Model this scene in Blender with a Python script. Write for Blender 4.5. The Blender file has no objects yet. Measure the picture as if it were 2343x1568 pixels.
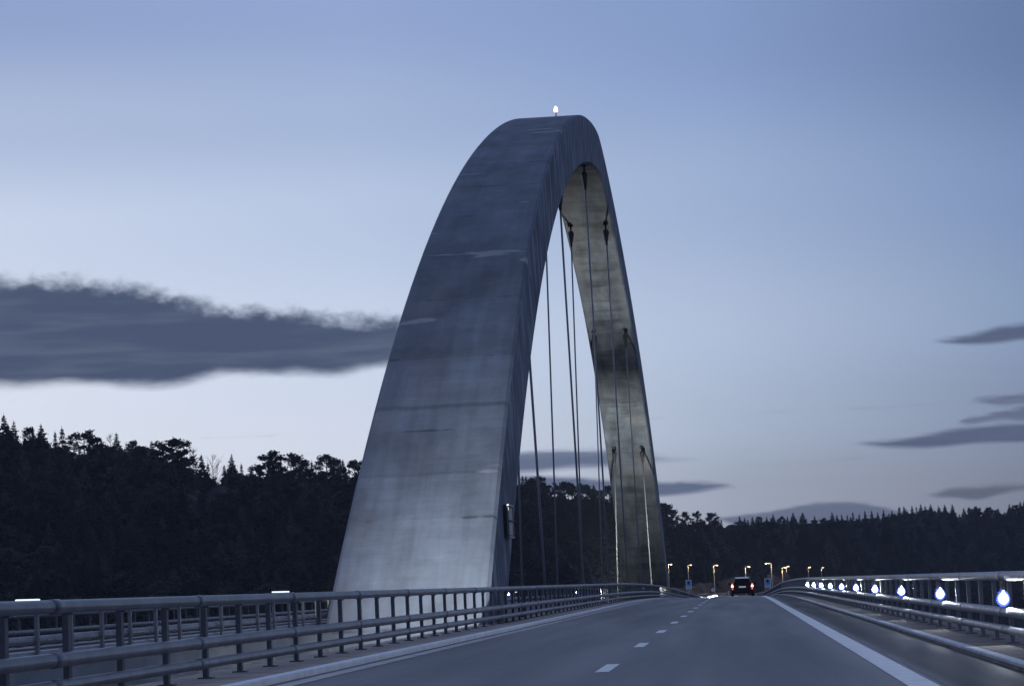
import bpy, math, random
import numpy as np
from mathutils import Matrix, Vector

# ------------------------------------------------------------------ camera
SC = bpy.context.scene
COL = SC.collection
F_PX, W_PX, H_PX = 2600.0, 1024.0, 685.0
CAM_H, YAW, PITCH, ROLL = 1.094, 4.697, 5.411, -2.601


def cam_axes():
    y, p, r = map(math.radians, (YAW, PITCH, ROLL))
    fw = np.array([-math.sin(y) * math.cos(p), math.cos(y) * math.cos(p), math.sin(p)])
    rt = np.array([math.cos(y), math.sin(y), 0.0])
    up = np.cross(rt, fw)
    return math.cos(r) * rt + math.sin(r) * up, -math.sin(r) * rt + math.cos(r) * up, fw


RT, UP, FW = cam_axes()
cam = bpy.data.objects.new('camera', bpy.data.cameras.new('camera'))
COL.objects.link(cam)
cam.data.sensor_fit = 'HORIZONTAL'
cam.data.sensor_width = 36.0
cam.data.lens = 36.0 * F_PX / W_PX
cam.data.clip_start = 0.5
cam.data.clip_end = 20000
m = Matrix.Identity(4)
for i in range(3):
    m[i][0], m[i][1], m[i][2] = RT[i], UP[i], -FW[i]
m[2][3] = CAM_H
cam.matrix_world = m
SC.camera = cam


def ray(px, py):
    """world direction of a picture point (only used to turn the survey of the photo into bearings)"""
    d = FW + RT * (px - W_PX / 2) / F_PX - UP * (py - H_PX / 2) / F_PX
    return d / np.linalg.norm(d)


def azel(px, py):
    d = ray(px, py)
    return math.degrees(math.atan2(d[0], d[1])), math.degrees(math.asin(d[2]))


def lin(c):
    return tuple(((v / 255) / 12.92 if v <= 10 else ((v / 255 + 0.055) / 1.055) ** 2.4) for v in c)


# ------------------------------------------------------------------ render look
SC.render.engine = 'CYCLES'
SC.view_settings.view_transform = 'Standard'
SC.view_settings.look = 'None'
SC.view_settings.gamma = 1.0
SC.view_settings.exposure = 0.0
SC.cycles.use_denoising = True
SC.cycles.max_bounces = 6
SC.cycles.diffuse_bounces = 3
SC.cycles.glossy_bounces = 3
SC.cycles.sample_clamp_indirect = 4.0


# ------------------------------------------------------------------ node helper
class NT:
    def __init__(self, tree):
        self.t = tree
        self.n = tree.nodes
        self.l = tree.links

    def new(self, kind, **kw):
        nd = self.n.new(kind)
        for k, v in kw.items():
            setattr(nd, k, v)
        return nd

    def put(self, sock, v):
        if isinstance(v, bpy.types.NodeSocket):
            self.l.new(v, sock)
        elif isinstance(v, (tuple, list)) and len(v) == 3 and sock.type == 'RGBA':
            sock.default_value = (*v, 1)
        else:
            sock.default_value = v

    def math(self, op, a, b=None, c=None, clamp=False):
        nd = self.new('ShaderNodeMath', operation=op, use_clamp=clamp)
        for i, v in enumerate((a, b, c)):
            if v is not None:
                self.put(nd.inputs[i], v)
        return nd.outputs[0]

    def comb(self, x, y, z):
        nd = self.new('ShaderNodeCombineXYZ')
        for i, v in enumerate((x, y, z)):
            self.put(nd.inputs[i], v)
        return nd.outputs[0]

    def sep(self, v):
        nd = self.new('ShaderNodeSeparateXYZ')
        self.put(nd.inputs[0], v)
        return nd.outputs

    def mix(self, fac, a, b, blend='MIX'):
        nd = self.new('ShaderNodeMix', data_type='RGBA', blend_type=blend)
        self.put(nd.inputs[0], fac)
        self.put(nd.inputs[6], a)
        self.put(nd.inputs[7], b)
        return nd.outputs[2]

    def noise(self, vec, scale, detail=4, rough=0.55, dist=0.0):
        nd = self.new('ShaderNodeTexNoise')
        self.put(nd.inputs['Vector'], vec)
        nd.inputs['Scale'].default_value = scale
        nd.inputs['Detail'].default_value = detail
        nd.inputs['Roughness'].default_value = rough
        nd.inputs['Distortion'].default_value = dist
        return nd.outputs[0]

    def ramp(self, fac, stops, interp='LINEAR'):
        nd = self.new('ShaderNodeValToRGB')
        nd.color_ramp.interpolation = interp
        e = nd.color_ramp.elements
        while len(e) < len(stops):
            e.new(0.5)
        for q, (p, c) in zip(e, stops):
            q.position = p
            q.color = (*c, 1) if len(c) == 3 else c
        self.put(nd.inputs[0], fac)
        return nd.outputs[0]

    def maprange(self, v, a, b, c=0.0, d=1.0, smooth=True):
        nd = self.new('ShaderNodeMapRange', interpolation_type='SMOOTHSTEP' if smooth else 'LINEAR')
        for i, x in enumerate((v, a, b, c, d)):
            self.put(nd.inputs[i], x)
        return nd.outputs[0]

    def curve(self, v, pts):
        nd = self.new('ShaderNodeFloatCurve')
        c = nd.mapping.curves[0]
        pts = sorted(pts)
        while len(c.points) < len(pts):
            c.points.new(0.5, 0.5)
        for q, (x, y) in zip(c.points, pts):
            q.location = (x, y)
            q.handle_type = 'AUTO'
        nd.mapping.extend = 'HORIZONTAL'
        nd.mapping.update()
        self.put(nd.inputs[1], v)
        return nd.outputs[0]


# ------------------------------------------------------------------ world: dusk sky with cloud banks
SUN_AZ = -30.0
world = bpy.data.worlds.new('World')
SC.world = world
world.use_nodes = True
wt = NT(world.node_tree)
wt.n.clear()
tc = wt.new('ShaderNodeTexCoord')
dx, dy, dz = wt.sep(tc.outputs['Generated'])
AZ = wt.math('MULTIPLY', wt.math('ARCTAN2', dx, dy), 57.29578)
EL = wt.math('MULTIPLY', wt.math('ARCSINE', dz), 57.29578)
sa = math.radians(SUN_AZ)
hl = wt.math('SQRT', wt.math('ADD', wt.math('MULTIPLY', dx, dx), wt.math('ADD', wt.math('MULTIPLY', dy, dy), 1e-6)))
cosd = wt.math('DIVIDE', wt.math('ADD', wt.math('MULTIPLY', dx, math.sin(sa)), wt.math('MULTIPLY', dy, math.cos(sa))), hl)
DAZ = wt.math('MULTIPLY', wt.math('ARCCOSINE', wt.math('MINIMUM', wt.math('MAXIMUM', cosd, -1.0), 1.0)), 57.29578)


def elt(e):
    return math.sqrt(max(0.0, (e + 2) / 92))


ELT = wt.math('SQRT', wt.math('DIVIDE', wt.math('MAXIMUM', wt.math('ADD', EL, 2.0), 0.0), 92.0))
ZEN = (140, 154, 188)
bands = [
    (14.5, [(0, (222, 226, 236)), (2.5, (226, 232, 243)), (4.5, (221, 229, 244)), (8.2, (201, 213, 236)), (10.5, (172, 188, 219)), (13, (143, 163, 204)), (20, (120, 142, 188)), (45, (136, 152, 190)), (90, ZEN)]),
    (22.0, [(0, (212, 218, 230)), (3, (216, 224, 240)), (5, (208, 219, 240)), (8.5, (184, 200, 228)), (10.5, (164, 183, 217)), (12.8, (146, 166, 208)), (20, (120, 142, 188)), (45, (134, 150, 188)), (90, ZEN)]),
    (30.0, [(0, (148, 154, 170)), (1.9, (162, 171, 189)), (3.5, (172, 187, 210)), (5.4, (177, 193, 220)), (8.5, (157, 177, 212)), (12, (132, 155, 200)), (20, (112, 134, 180)), (45, (130, 147, 186)), (90, ZEN)]),
    (36.7, [(0, (122, 126, 142)), (1.5, (127, 133, 152)), (3.5, (132, 146, 173)), (5.5, (137, 158, 190)), (8, (127, 149, 189)), (11.5, (106, 127, 167)), (20, (94, 114, 156)), (45, (124, 141, 180)), (90, ZEN)]),
    (120.0, [(0, (84, 94, 122)), (10, (84, 98, 136)), (30, (92, 110, 152)), (90, ZEN)]),
]
sky = None
prev = None
for d, st in bands:
    c = wt.ramp(ELT, [(elt(e), lin(v)) for e, v in st], 'EASE')
    if sky is None:
        sky = c
    else:
        sky = wt.mix(wt.maprange(DAZ, prev, d, smooth=False), sky, c)
    prev = d
# a small share of the physical sky keeps the dome from looking hand made
nish = wt.new('ShaderNodeTexSky', sky_type='NISHITA')
nish.sun_disc = False
nish.sun_elevation = math.radians(1.0)
nish.sun_rotation = math.radians(SUN_AZ)
nish.altitude = 60
nb = wt.mix(1.0, nish.outputs[0], (0.05, 0.05, 0.05), 'MULTIPLY')
sky = wt.mix(0.03, sky, nb)

A0, A1, E0, E1 = -22.0, 14.0, -1.0, 11.0
AZN = wt.math('DIVIDE', wt.math('SUBTRACT', AZ, A0), A1 - A0)
D = W_PX / 2342.0


def cloud(sky, top, bot, col, seed, namp=(0.35, 0.12), soft=(0.35, 0.25), kx=0.9, ky=3.0, streak=0.5, opac=1.0, light=(97, 104, 126)):
    """one cloud bank: its upper and lower edge as bearings, broken up by noise"""
    def pts(l):
        o = []
        for x, y in l:
            a, e = azel(x * D, y * D)
            o.append(((a - A0) / (A1 - A0), (e - E0) / (E1 - E0)))
        return o
    t = wt.curve(AZN, pts(top))
    b = wt.curve(AZN, pts(bot))
    t = wt.math('ADD', wt.math('MULTIPLY', t, E1 - E0), E0)
    b = wt.math('ADD', wt.math('MULTIPLY', b, E1 - E0), E0)
    v = wt.comb(wt.math('MULTIPLY', AZ, kx), wt.math('MULTIPLY', EL, ky), seed)
    n1 = wt.math('SUBTRACT', wt.noise(v, 1.1, 7, 0.60, 0.15), 0.5)
    v2 = wt.comb(wt.math('MULTIPLY', AZ, kx * 0.35), wt.math('MULTIPLY', EL, ky * 0.7), seed + 3)
    n2 = wt.math('SUBTRACT', wt.noise(v2, 1.2, 4, 0.5), 0.5)
    up_ = wt.math('ADD', wt.math('SUBTRACT', t, EL), wt.math('MULTIPLY', n1, namp[0] * 2))
    lo_ = wt.math('ADD', wt.math('SUBTRACT', EL, b), wt.math('MULTIPLY', n2, namp[1] * 2))
    k = wt.math('MULTIPLY', wt.maprange(up_, -soft[0] / 2, soft[0] / 2), wt.maprange(lo_, -soft[1] / 2, soft[1] / 2))
    v3 = wt.comb(wt.math('MULTIPLY', AZ, 0.22), wt.math('MULTIPLY', EL, 2.1), seed + 7)
    s = wt.maprange(wt.noise(v3, 1.3, 3, 0.5), 0.45, 0.75)
    c = wt.mix(wt.math('MULTIPLY', s, streak), lin(col), lin(light))
    return wt.mix(wt.math('MULTIPLY', k, opac), sky, c)


far = [(-900, 2000), (-600, 2000)]
# big bank on the left
sky = cloud(sky, [(-420, 760), (-200, 660), (0, 640), (120, 645), (250, 652), (340, 662), (440, 690), (520, 706), (640, 712), (760, 728), (900, 730), (960, 738), (1060, 790), (1130, 850), (1200, 900)],
            [(-420, 800), (-200, 850), (0, 878), (200, 876), (340, 880), (440, 872), (520, 848), (640, 850), (760, 852), (860, 836), (940, 826), (1060, 818), (1130, 830), (1200, 835)],
            (73, 85, 111), 1.0, (0.34, 0.16), (0.50, 0.34), 1.9, 2.7, 0.6, 1.0, (98, 107, 130))
# behind the hangers
sky = cloud(sky, [(1000, 1090), (1080, 1062), (1150, 1040), (1200, 1032), (1290, 1030), (1400, 1030), (1500, 1042), (1560, 1050), (1640, 1065)],
            [(1000, 1085), (1080, 1082), (1200, 1078), (1290, 1066), (1400, 1064), (1500, 1052), (1560, 1046), (1640, 1050)],
            (86, 98, 126), 21.0, (0.16, 0.2), (0.22, 0.28), 0.8, 4, 0.6, 0.92, (125, 136, 162))
sky = cloud(sky, [(1100, 1100), (1200, 1088), (1330, 1092), (1420, 1098), (1520, 1100), (1580, 1100), (1640, 1104), (1675, 1110), (1720, 1125)],
            [(1100, 1120), (1200, 1125), (1330, 1128), (1420, 1132), (1520, 1132), (1580, 1126), (1640, 1116), (1675, 1112), (1720, 1110)],
            (90, 102, 128), 33.0, (0.1, 0.1), (0.16, 0.16), 1.0, 4, 0.4, 0.95, (118, 128, 152))
# low bank over the far ridge
sky = cloud(sky, [(1630, 1186), (1690, 1176), (1760, 1168), (1840, 1154), (1930, 1146), (1990, 1152), (2040, 1164), (2090, 1180)],
            [(1630, 1180), (1690, 1200), (1760, 1210), (1840, 1210), (1930, 1208), (1990, 1204), (2040, 1190), (2090, 1174)],
            (92, 102, 126), 41.0, (0.07, 0.06), (0.12, 0.12), 1.3, 4, 0.3, 0.9, (112, 122, 148))
# right hand bars
sky = cloud(sky, [(2110, 795), (2170, 776), (2220, 764), (2280, 748), (2342, 738), (2500, 716), (2700, 720)],
            [(2110, 775), (2170, 783), (2220, 787), (2280, 784), (2342, 776), (2500, 770), (2700, 760)],
            (84, 94, 122), 51.0, (0.12, 0.06), (0.2, 0.14), 0.9, 4, 0.4, 0.95, (104, 112, 136))
sky = cloud(sky, [(2200, 925), (2240, 912), (2290, 906), (2342, 900), (2500, 892), (2700, 900)],
            [(2200, 915), (2240, 920), (2290, 929), (2342, 926), (2500, 922), (2700, 915)],
            (90, 99, 124), 61.0, (0.16, 0.08), (0.16, 0.14), 1.0, 5, 0.4, 0.9, (120, 130, 152))
sky = cloud(sky, [(2170, 975), (2210, 960), (2260, 948), (2300, 938), (2342, 930), (2500, 925), (2700, 930)],
            [(2170, 962), (2210, 968), (2260, 962), (2300, 958), (2342, 962), (2500, 955), (2700, 945)],
            (92, 101, 126), 67.0, (0.2, 0.1), (0.16, 0.14), 1.0, 5, 0.4, 0.85, (120, 130, 152))
sky = cloud(sky, [(1940, 1020), (2000, 1011), (2080, 1001), (2150, 987), (2230, 976), (2342, 968), (2500, 962), (2700, 970)],
            [(1940, 1010), (2000, 1019), (2080, 1022), (2150, 1020), (2230, 1012), (2342, 1010), (2500, 1008), (2700, 1000)],
            (84, 93, 120), 71.0, (0.1, 0.06), (0.18, 0.14), 0.9, 5, 0.4, 0.95, (104, 112, 136))
sky = cloud(sky, [(2100, 1138), (2140, 1130), (2180, 1116), (2250, 1110), (2342, 1105), (2500, 1100), (2700, 1110)],
            [(2100, 1126), (2140, 1132), (2180, 1134), (2230, 1141), (2290, 1128), (2342, 1119), (2500, 1112), (2700, 1105)],
            (88, 96, 116), 81.0, (0.1, 0.08), (0.16, 0.12), 1.1, 5, 0.3, 0.85, (104, 112, 132))
bg = wt.new('ShaderNodeBackground')
wt.put(bg.inputs[0], sky)
bg.inputs[1].default_value = 1.05
out = wt.new('ShaderNodeOutputWorld')
wt.l.new(bg.outputs[0], out.inputs[0])

# the sun is already down: only a trace of soft light from the afterglow
sl = bpy.data.lights.new('afterglow_sun', 'SUN')
sl.energy = 0.10
sl.angle = math.radians(20)
sl.color = (1.0, 0.93, 0.86)
so = bpy.data.objects.new('afterglow_sun', sl)
COL.objects.link(so)
se, sz = math.radians(4), math.radians(SUN_AZ)
sd = Vector((math.sin(sz) * math.cos(se), math.cos(sz) * math.cos(se), math.sin(se)))
so.rotation_euler = (-sd).to_track_quat('-Z', 'Y').to_euler()


# ------------------------------------------------------------------ materials
def mat(name, col, rough=0.7, metal=0.0, var=0.0, vscale=1.0, vec='Object', emit=None, estr=0.0, bump=0.0, bscale=20.0, stretch=None, spec=None):
    mm = bpy.data.materials.new(name)
    mm.use_nodes = True
    t = NT(mm.node_tree)
    b = t.n['Principled BSDF']
    b.inputs['Roughness'].default_value = rough
    b.inputs['Metallic'].default_value = metal
    if spec is not None:
        b.inputs['Specular IOR Level'].default_value = spec
    co = t.new('ShaderNodeTexCoord').outputs[vec]
    if stretch:
        mp = t.new('ShaderNodeMapping')
        t.l.new(co, mp.inputs[0])
        mp.inputs['Scale'].default_value = stretch
        co = mp.outputs[0]
    n = t.noise(co, vscale, 5, 0.6)
    a = tuple(c * (1 - var) for c in col)
    c2 = tuple(min(1, c * (1 + var)) for c in col)
    t.put(b.inputs['Base Color'], t.ramp(n, [(0.3, a), (0.7, c2)]))
    if bump:
        bn = t.new('ShaderNodeBump')
        bn.inputs['Strength'].default_value = bump
        t.l.new(t.noise(co, bscale, 6, 0.65), bn.inputs['Height'])
        t.l.new(bn.outputs[0], b.inputs['Normal'])
    if emit:
        t.put(b.inputs['Emission Color'], emit)
        b.inputs['Emission Strength'].default_value = estr
    return mm


M = {}
M['steel'] = mat('galvanised_steel', (0.27, 0.285, 0.32), 0.48, 0.55, 0.28, 2.2)
M['steel_dark'] = mat('darker_rail_steel', (0.17, 0.18, 0.21), 0.40, 0.55, 0.3, 2.2)  # darker tone for two of the railings
M['post'] = mat('post_steel', (0.12, 0.125, 0.14), 0.55, 0.3, 0.2, 4.0)
M['post_pale'] = mat('post_pale_steel', (0.24, 0.245, 0.25), 0.6, 0.0, 0.25, 4.0)
M['kerb'] = mat('kerb_steel_edge', (0.78, 0.82, 0.88), 0.42, 0.8, 0.14, 2.5, bump=0.1)
M['verge'] = mat('verge_concrete', (0.38, 0.335, 0.30), 0.9, 0, 0.35, 1.4, bump=0.4, bscale=14)
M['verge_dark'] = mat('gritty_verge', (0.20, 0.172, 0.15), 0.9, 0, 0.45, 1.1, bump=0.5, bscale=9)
M['kerb_outer'] = mat('outer_kerb_concrete', (0.50, 0.53, 0.58), 0.7, 0, 0.2, 2.5, bump=0.2)
M['deck'] = mat('deck_concrete', (0.36, 0.37, 0.38), 0.85, 0, 0.2, 0.4)
M['paint'] = mat('road_paint', (0.88, 0.86, 0.82), 0.42, 0, 0.22, 1.7, bump=0.15, bscale=40)
M['paint_worn'] = mat('worn_road_paint', (0.46, 0.44, 0.43), 0.5, 0, 0.35, 1.1, bump=0.2, bscale=30)
M['cable'] = mat('cable_sheath', (0.26, 0.27, 0.29), 0.38, 0, 0.1, 0.4)
M['socket'] = mat('cast_socket', (0.04, 0.042, 0.047), 0.4, 0.25, 0.2, 3)
M['lamp_core'] = mat('lit_lamp_white', (0.8, 0.85, 1), 0.3, emit=(0.86, 0.92, 1.0), estr=260)
M['lamp_halo'] = mat('lamp_blue_halo', (0.05, 0.1, 0.6), 0.3, emit=(0.045, 0.085, 0.85), estr=0.9)  # blue lens halation round the lamps, put in as a glowing colour
M['lamp_glow'] = mat('lit_glow', (0.8, 0.85, 1), 0.3, emit=(0.72, 0.85, 1.0), estr=1.3)  # glow for lamp reflections on rails and for the added flood lenses
M['housing'] = mat('lamp_housing', (0.10, 0.105, 0.12), 0.4, 0.5, 0.1, 5)
M['reflector'] = mat('white_reflector', (0.9, 0.9, 0.92), 0.15, 0.6, 0.03, 8)
M['hatch'] = mat('hatch_metal', (0.33, 0.34, 0.36), 0.4, 0.4, 0.25, 3)
M['hatch_shade'] = mat('hatch_edge_shade', (0.03, 0.032, 0.038), 0.7)  # dark colour stands in for the shadow along the hatch edge
M['beacon'] = mat('lit_beacon', (1, 0.6, 0.55), 0.3, emit=(1.0, 0.62, 0.52), estr=4)
M['warm'] = mat('lit_sodium_lens', (1, 0.8, 0.5), 0.3, emit=(1.0, 0.76, 0.5), estr=16)
M['pole'] = mat('lamp_pole', (0.45, 0.45, 0.44), 0.6, 0.0, 0.1, 2)
M['bark'] = mat('bark', (0.04, 0.034, 0.03), 0.95, 0, 0.3, 1.2)
M['birch_bark'] = mat('bare_twigs', (0.10, 0.095, 0.10), 0.9, 0, 0.2, 0.8)
M['needles'] = mat('needles', (0.045, 0.054, 0.050), 0.85, 0, 0.5, 0.35, spec=0.2)
_t = NT(M['needles'].node_tree)
_b = _t.n['Principled BSDF']
_src = _b.inputs['Base Color'].links[0].from_socket
_rn = _t.new('ShaderNodeObjectInfo').outputs['Random']
_t.put(_b.inputs['Base Color'], _t.mix(1.0, _src, _t.ramp(_rn, [(0.0, (0.45, 0.48, 0.5)), (0.7, (0.95, 0.95, 0.93)), (1.0, (2.2, 2.1, 2.0))]), 'MULTIPLY'))
M['soil'] = mat('forest_floor', (0.02, 0.021, 0.018), 0.95, 0, 0.4, 0.05)
M['rock'] = mat('granite', (0.11, 0.10, 0.092), 0.9, 0, 0.4, 0.35, bump=0.8, bscale=0.9)
M['rock_dark'] = mat('lichen_rock', (0.045, 0.046, 0.05), 0.9, 0, 0.4, 0.3, bump=0.8, bscale=0.8)
M['water'] = mat('fjord_water', (0.01, 0.015, 0.02), 0.12, 0, 0.1, 0.02, bump=0.1, bscale=0.5)
M['car_paint'] = mat('black_car_paint', (0.010, 0.010, 0.013), 0.22, 0.0, 0.05, 2)
M['glass'] = mat('dark_car_glass', (0.006, 0.007, 0.009), 0.12, 0, 0.02, 1, spec=0.3)
M['tail'] = mat('lit_tail_light', (0.6, 0.05, 0.03), 0.3, emit=(1.0, 0.22, 0.16), estr=1.6)
M['tail_core'] = mat('lit_tail_bulb', (1, 0.5, 0.4), 0.3, emit=(1.0, 0.72, 0.62), estr=3.0)
M['plate'] = mat('number_plate', (0.75, 0.75, 0.70), 0.4, emit=(1, 0.97, 0.86), estr=0.18)
M['tyre'] = mat('tyre_rubber', (0.012, 0.012, 0.013), 0.9)
M['rim'] = mat('alloy_rim', (0.35, 0.35, 0.37), 0.35, 0.8)
M['chrome'] = mat('chrome_trim', (0.75, 0.77, 0.8), 0.12, 1.0)
M['sign_white'] = mat('sign_white', (0.92, 0.92, 0.93), 0.3, 0, 0.04, 2)
M['sign_blue'] = mat('sign_blue', (0.15, 0.40, 0.85), 0.4, 0, 0.05, 2)
M['sign_dark'] = mat('sign_emblem_dark', (0.015, 0.015, 0.03), 0.5)
M['sign_ring'] = mat('sign_ring', (0.72, 0.62, 0.60), 0.45)
M['marker_blue'] = mat('marker_pale_blue', (0.42, 0.56, 0.78), 0.4, 0, 0.05, 3)


def asphalt():
    mm = bpy.data.materials.new('asphalt')
    mm.use_nodes = True
    t = NT(mm.node_tree)
    b = t.n['Principled BSDF']
    co = t.new('ShaderNodeTexCoord').outputs['Object']
    x, y, z = t.sep(co)
    fine = t.noise(t.comb(x, t.math('MULTIPLY', y, 0.25), 0.0), 5.0, 7, 0.75)
    big = t.noise(t.comb(x, t.math('MULTIPLY', y, 0.02), 0.0), 0.9, 4, 0.6)
    patch = t.noise(t.comb(t.math('MULTIPLY', x, 0.5), t.math('MULTIPLY', y, 0.012), 2.0), 1.0, 3, 0.5)
    base = t.ramp(fine, [(0.3, (0.112, 0.115, 0.122)), (0.7, (0.172, 0.175, 0.182))])
    base = t.mix(t.maprange(big, 0.35, 0.7, 0.0, 0.45), base, (0.100, 0.104, 0.112))
    base = t.mix(t.maprange(patch, 0.4, 0.65, 0.0, 0.4), base, (0.240, 0.230, 0.218))
    # polished wheel tracks in each lane (real wear)
    for xc in (-4.3, -2.75, -0.85, 0.75):
        k = t.math('ABSOLUTE', t.math('SUBTRACT', x, xc))
        base = t.mix(t.maprange(k, 0.05, 0.5, 0.32, 0.0), base, (0.080, 0.083, 0.090))
    # dirty unworn shoulder
    base = t.mix(t.maprange(x, 1.95, 2.15, 0.0, 0.95), base, (0.040, 0.040, 0.042))
    base = t.mix(t.maprange(x, -5.30, -5.40, 0.0, 0.85), base, (0.030, 0.031, 0.034))
    # tar seams and a few sealed cracks
    sm = t.math('ABSOLUTE', t.math('SUBTRACT', t.math('ADD', x, t.math('MULTIPLY', t.noise(t.comb(0.0, t.math('MULTIPLY', y, 0.3), 5.0), 1.0, 3), 0.12)), 2.05))
    base = t.mix(t.maprange(sm, 0.015, 0.035, 0.7, 0.0), base, (0.03, 0.03, 0.032))
    t.put(b.inputs['Base Color'], base)
    t.put(b.inputs['Roughness'], t.maprange(t.noise(t.comb(x, t.math('MULTIPLY', y, 0.04), 1.0), 0.9, 3), 0.3, 0.7, 0.48, 0.64))
    t.put(b.inputs['Specular IOR Level'], t.maprange(x, 1.95, 2.2, 0.5, 0.12))
    bn = t.new('ShaderNodeBump')
    bn.inputs['Strength'].default_value = 0.35
    bn.inputs['Distance'].default_value = 0.01
    t.l.new(t.noise(co, 45, 3, 0.7), bn.inputs['Height'])
    t.l.new(bn.outputs[0], b.inputs['Normal'])
    return mm


M['asphalt'] = asphalt()


def arch_concrete(seam_hi, seam_lo):
    """u = metres along the rib, v = metres across the face; cast segments, board marks, run-off streaks, repair patches"""
    mm = bpy.data.materials.new('arch_concrete')
    mm.use_nodes = True
    t = NT(mm.node_tree)
    b = t.n['Principled BSDF']
    uv = t.new('ShaderNodeUVMap')
    uv.uv_map = 'UVMap'
    u, v, _ = t.sep(uv.outputs[0])
    face = t.new('ShaderNodeAttribute')
    face.attribute_name = 'face_id'
    fid = face.outputs['Fac']
    base = (0.145, 0.172, 0.218)
    # cast segments
    seg = t.new('ShaderNodeTexWhiteNoise', noise_dimensions='2D')
    t.put(seg.inputs['Vector'], t.comb(t.math('FLOOR', t.math('DIVIDE', u, 5.6)), fid, 0.0))
    k = t.maprange(seg.outputs[0], 0.0, 1.0, 0.82, 1.16, smooth=False)
    # board marks across the rib
    bo = t.noise(t.comb(t.math('MULTIPLY', u, 2.2), t.math('MULTIPLY', v, 0.5), fid), 1.0, 5, 0.7)
    k = t.math('MULTIPLY', k, t.maprange(bo, 0.3, 0.7, 0.92, 1.07, smooth=False))
    # clouding
    cl = t.noise(t.comb(t.math('MULTIPLY', u, 0.35), t.math('MULTIPLY', v, 0.6), t.math('ADD', fid, 4.0)), 1.0, 5, 0.6)
    k = t.math('MULTIPLY', k, t.maprange(cl, 0.28, 0.72, 0.66, 1.34, smooth=False))
    # run-off streaks along the rib
    st = t.noise(t.comb(t.math('MULTIPLY', u, 0.10), t.math('MULTIPLY', v, 2.2), t.math('ADD', fid, 9.0)), 1.0, 4, 0.6)
    k = t.math('MULTIPLY', k, t.maprange(st, 0.4, 0.75, 1.0, 0.74, smooth=False))
    # soffit: mottled, with darker bands across its middle
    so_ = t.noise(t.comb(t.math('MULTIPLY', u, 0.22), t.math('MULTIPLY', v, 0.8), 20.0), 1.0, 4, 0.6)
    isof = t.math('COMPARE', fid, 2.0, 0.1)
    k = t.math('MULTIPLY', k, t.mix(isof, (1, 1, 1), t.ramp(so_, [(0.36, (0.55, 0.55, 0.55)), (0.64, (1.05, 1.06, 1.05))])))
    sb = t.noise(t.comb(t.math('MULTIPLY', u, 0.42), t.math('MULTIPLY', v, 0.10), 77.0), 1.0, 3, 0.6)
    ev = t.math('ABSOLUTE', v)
    mid_bands = t.math('MULTIPLY', t.maprange(sb, 0.47, 0.62, 0.0, 0.5), t.maprange(ev, 0.9, 1.6, 1.0, 0.15))
    k = t.math('MULTIPLY', k, t.math('SUBTRACT', 1.0, t.math('MULTIPLY', isof, mid_bands)))
    # construction joints
    ju = t.math('ABSOLUTE', t.math('SUBTRACT', t.math('FRACT', t.math('DIVIDE', u, 5.6)), 0.5))
    jn = t.noise(t.comb(t.math('MULTIPLY', u, 0.2), t.math('MULTIPLY', v, 0.7), 31.0), 1.0, 3)
    jk = t.math('MULTIPLY', t.maprange(ju, 0.478, 0.495), t.maprange(jn, 0.45, 0.6))
    k = t.math('MULTIPLY', k, t.maprange(jk, 0.0, 1.0, 1.0, 0.5))
    isf = t.math('COMPARE', fid, 0.0, 0.1)
    wob = t.math('MULTIPLY', t.math('SUBTRACT', t.noise(t.comb(0.0, t.math('MULTIPLY', v, 0.8), 15.0), 1.0, 3), 0.5), 0.35)
    for sm_, wd_, dk in ((seam_hi, 0.16, 0.34), (seam_lo, 0.07, 0.15)):
        q = t.math('ABSOLUTE', t.math('SUBTRACT', t.math('ADD', u, wob), sm_))
        q = t.maprange(q, 0.02, wd_ + 0.1, dk, 0.0)
        k = t.math('MULTIPLY', k, t.math('SUBTRACT', 1.0, t.math('MULTIPLY', isf, q)))
    low = t.math('MULTIPLY', isf, t.maprange(t.math('ADD', u, wob), seam_lo - 0.04, seam_lo + 0.04, 0.16, 0.0))
    k = t.math('MULTIPLY', k, t.math('ADD', 1.0, low))
    col = t.mix(1.0, base, k, 'MULTIPLY')
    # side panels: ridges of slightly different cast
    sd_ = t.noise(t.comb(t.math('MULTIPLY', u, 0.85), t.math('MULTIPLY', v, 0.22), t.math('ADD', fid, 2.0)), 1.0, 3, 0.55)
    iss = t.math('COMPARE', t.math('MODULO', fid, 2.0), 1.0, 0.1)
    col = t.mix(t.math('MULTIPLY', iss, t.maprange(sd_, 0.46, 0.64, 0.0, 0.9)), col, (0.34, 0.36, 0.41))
    # warm-grey tint of old shuttering here and there
    wn = t.noise(t.comb(t.math('MULTIPLY', u, 0.12), t.math('MULTIPLY', v, 0.25), 44.0), 1.0, 2)
    col = t.mix(t.maprange(wn, 0.5, 0.72, 0.0, 0.4), col, (0.23, 0.22, 0.215))
    # pale repair patches, longer across than along
    pv = t.comb(t.math('MULTIPLY', u, 1.0), t.math('MULTIPLY', v, 0.45), t.math('ADD', fid, 60.0))
    pn = t.noise(pv, 0.62, 2, 0.5, 0.3)
    col = t.mix(t.math('MULTIPLY', t.maprange(pn, 0.655, 0.69, 0.0, 0.5), t.math('SUBTRACT', 1.0, isof)), col, (0.42, 0.43, 0.46))
    t.put(b.inputs['Base Color'], col)
    b.inputs['Roughness'].default_value = 0.75
    b.inputs['Specular IOR Level'].default_value = 0.3
    bn = t.new('ShaderNodeBump')
    bn.inputs['Strength'].default_value = 0.35
    bn.inputs['Distance'].default_value = 0.05
    t.l.new(t.math('ADD', bo, sd_), bn.inputs['Height'])
    t.l.new(bn.outputs[0], b.inputs['Normal'])
    return mm





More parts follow.
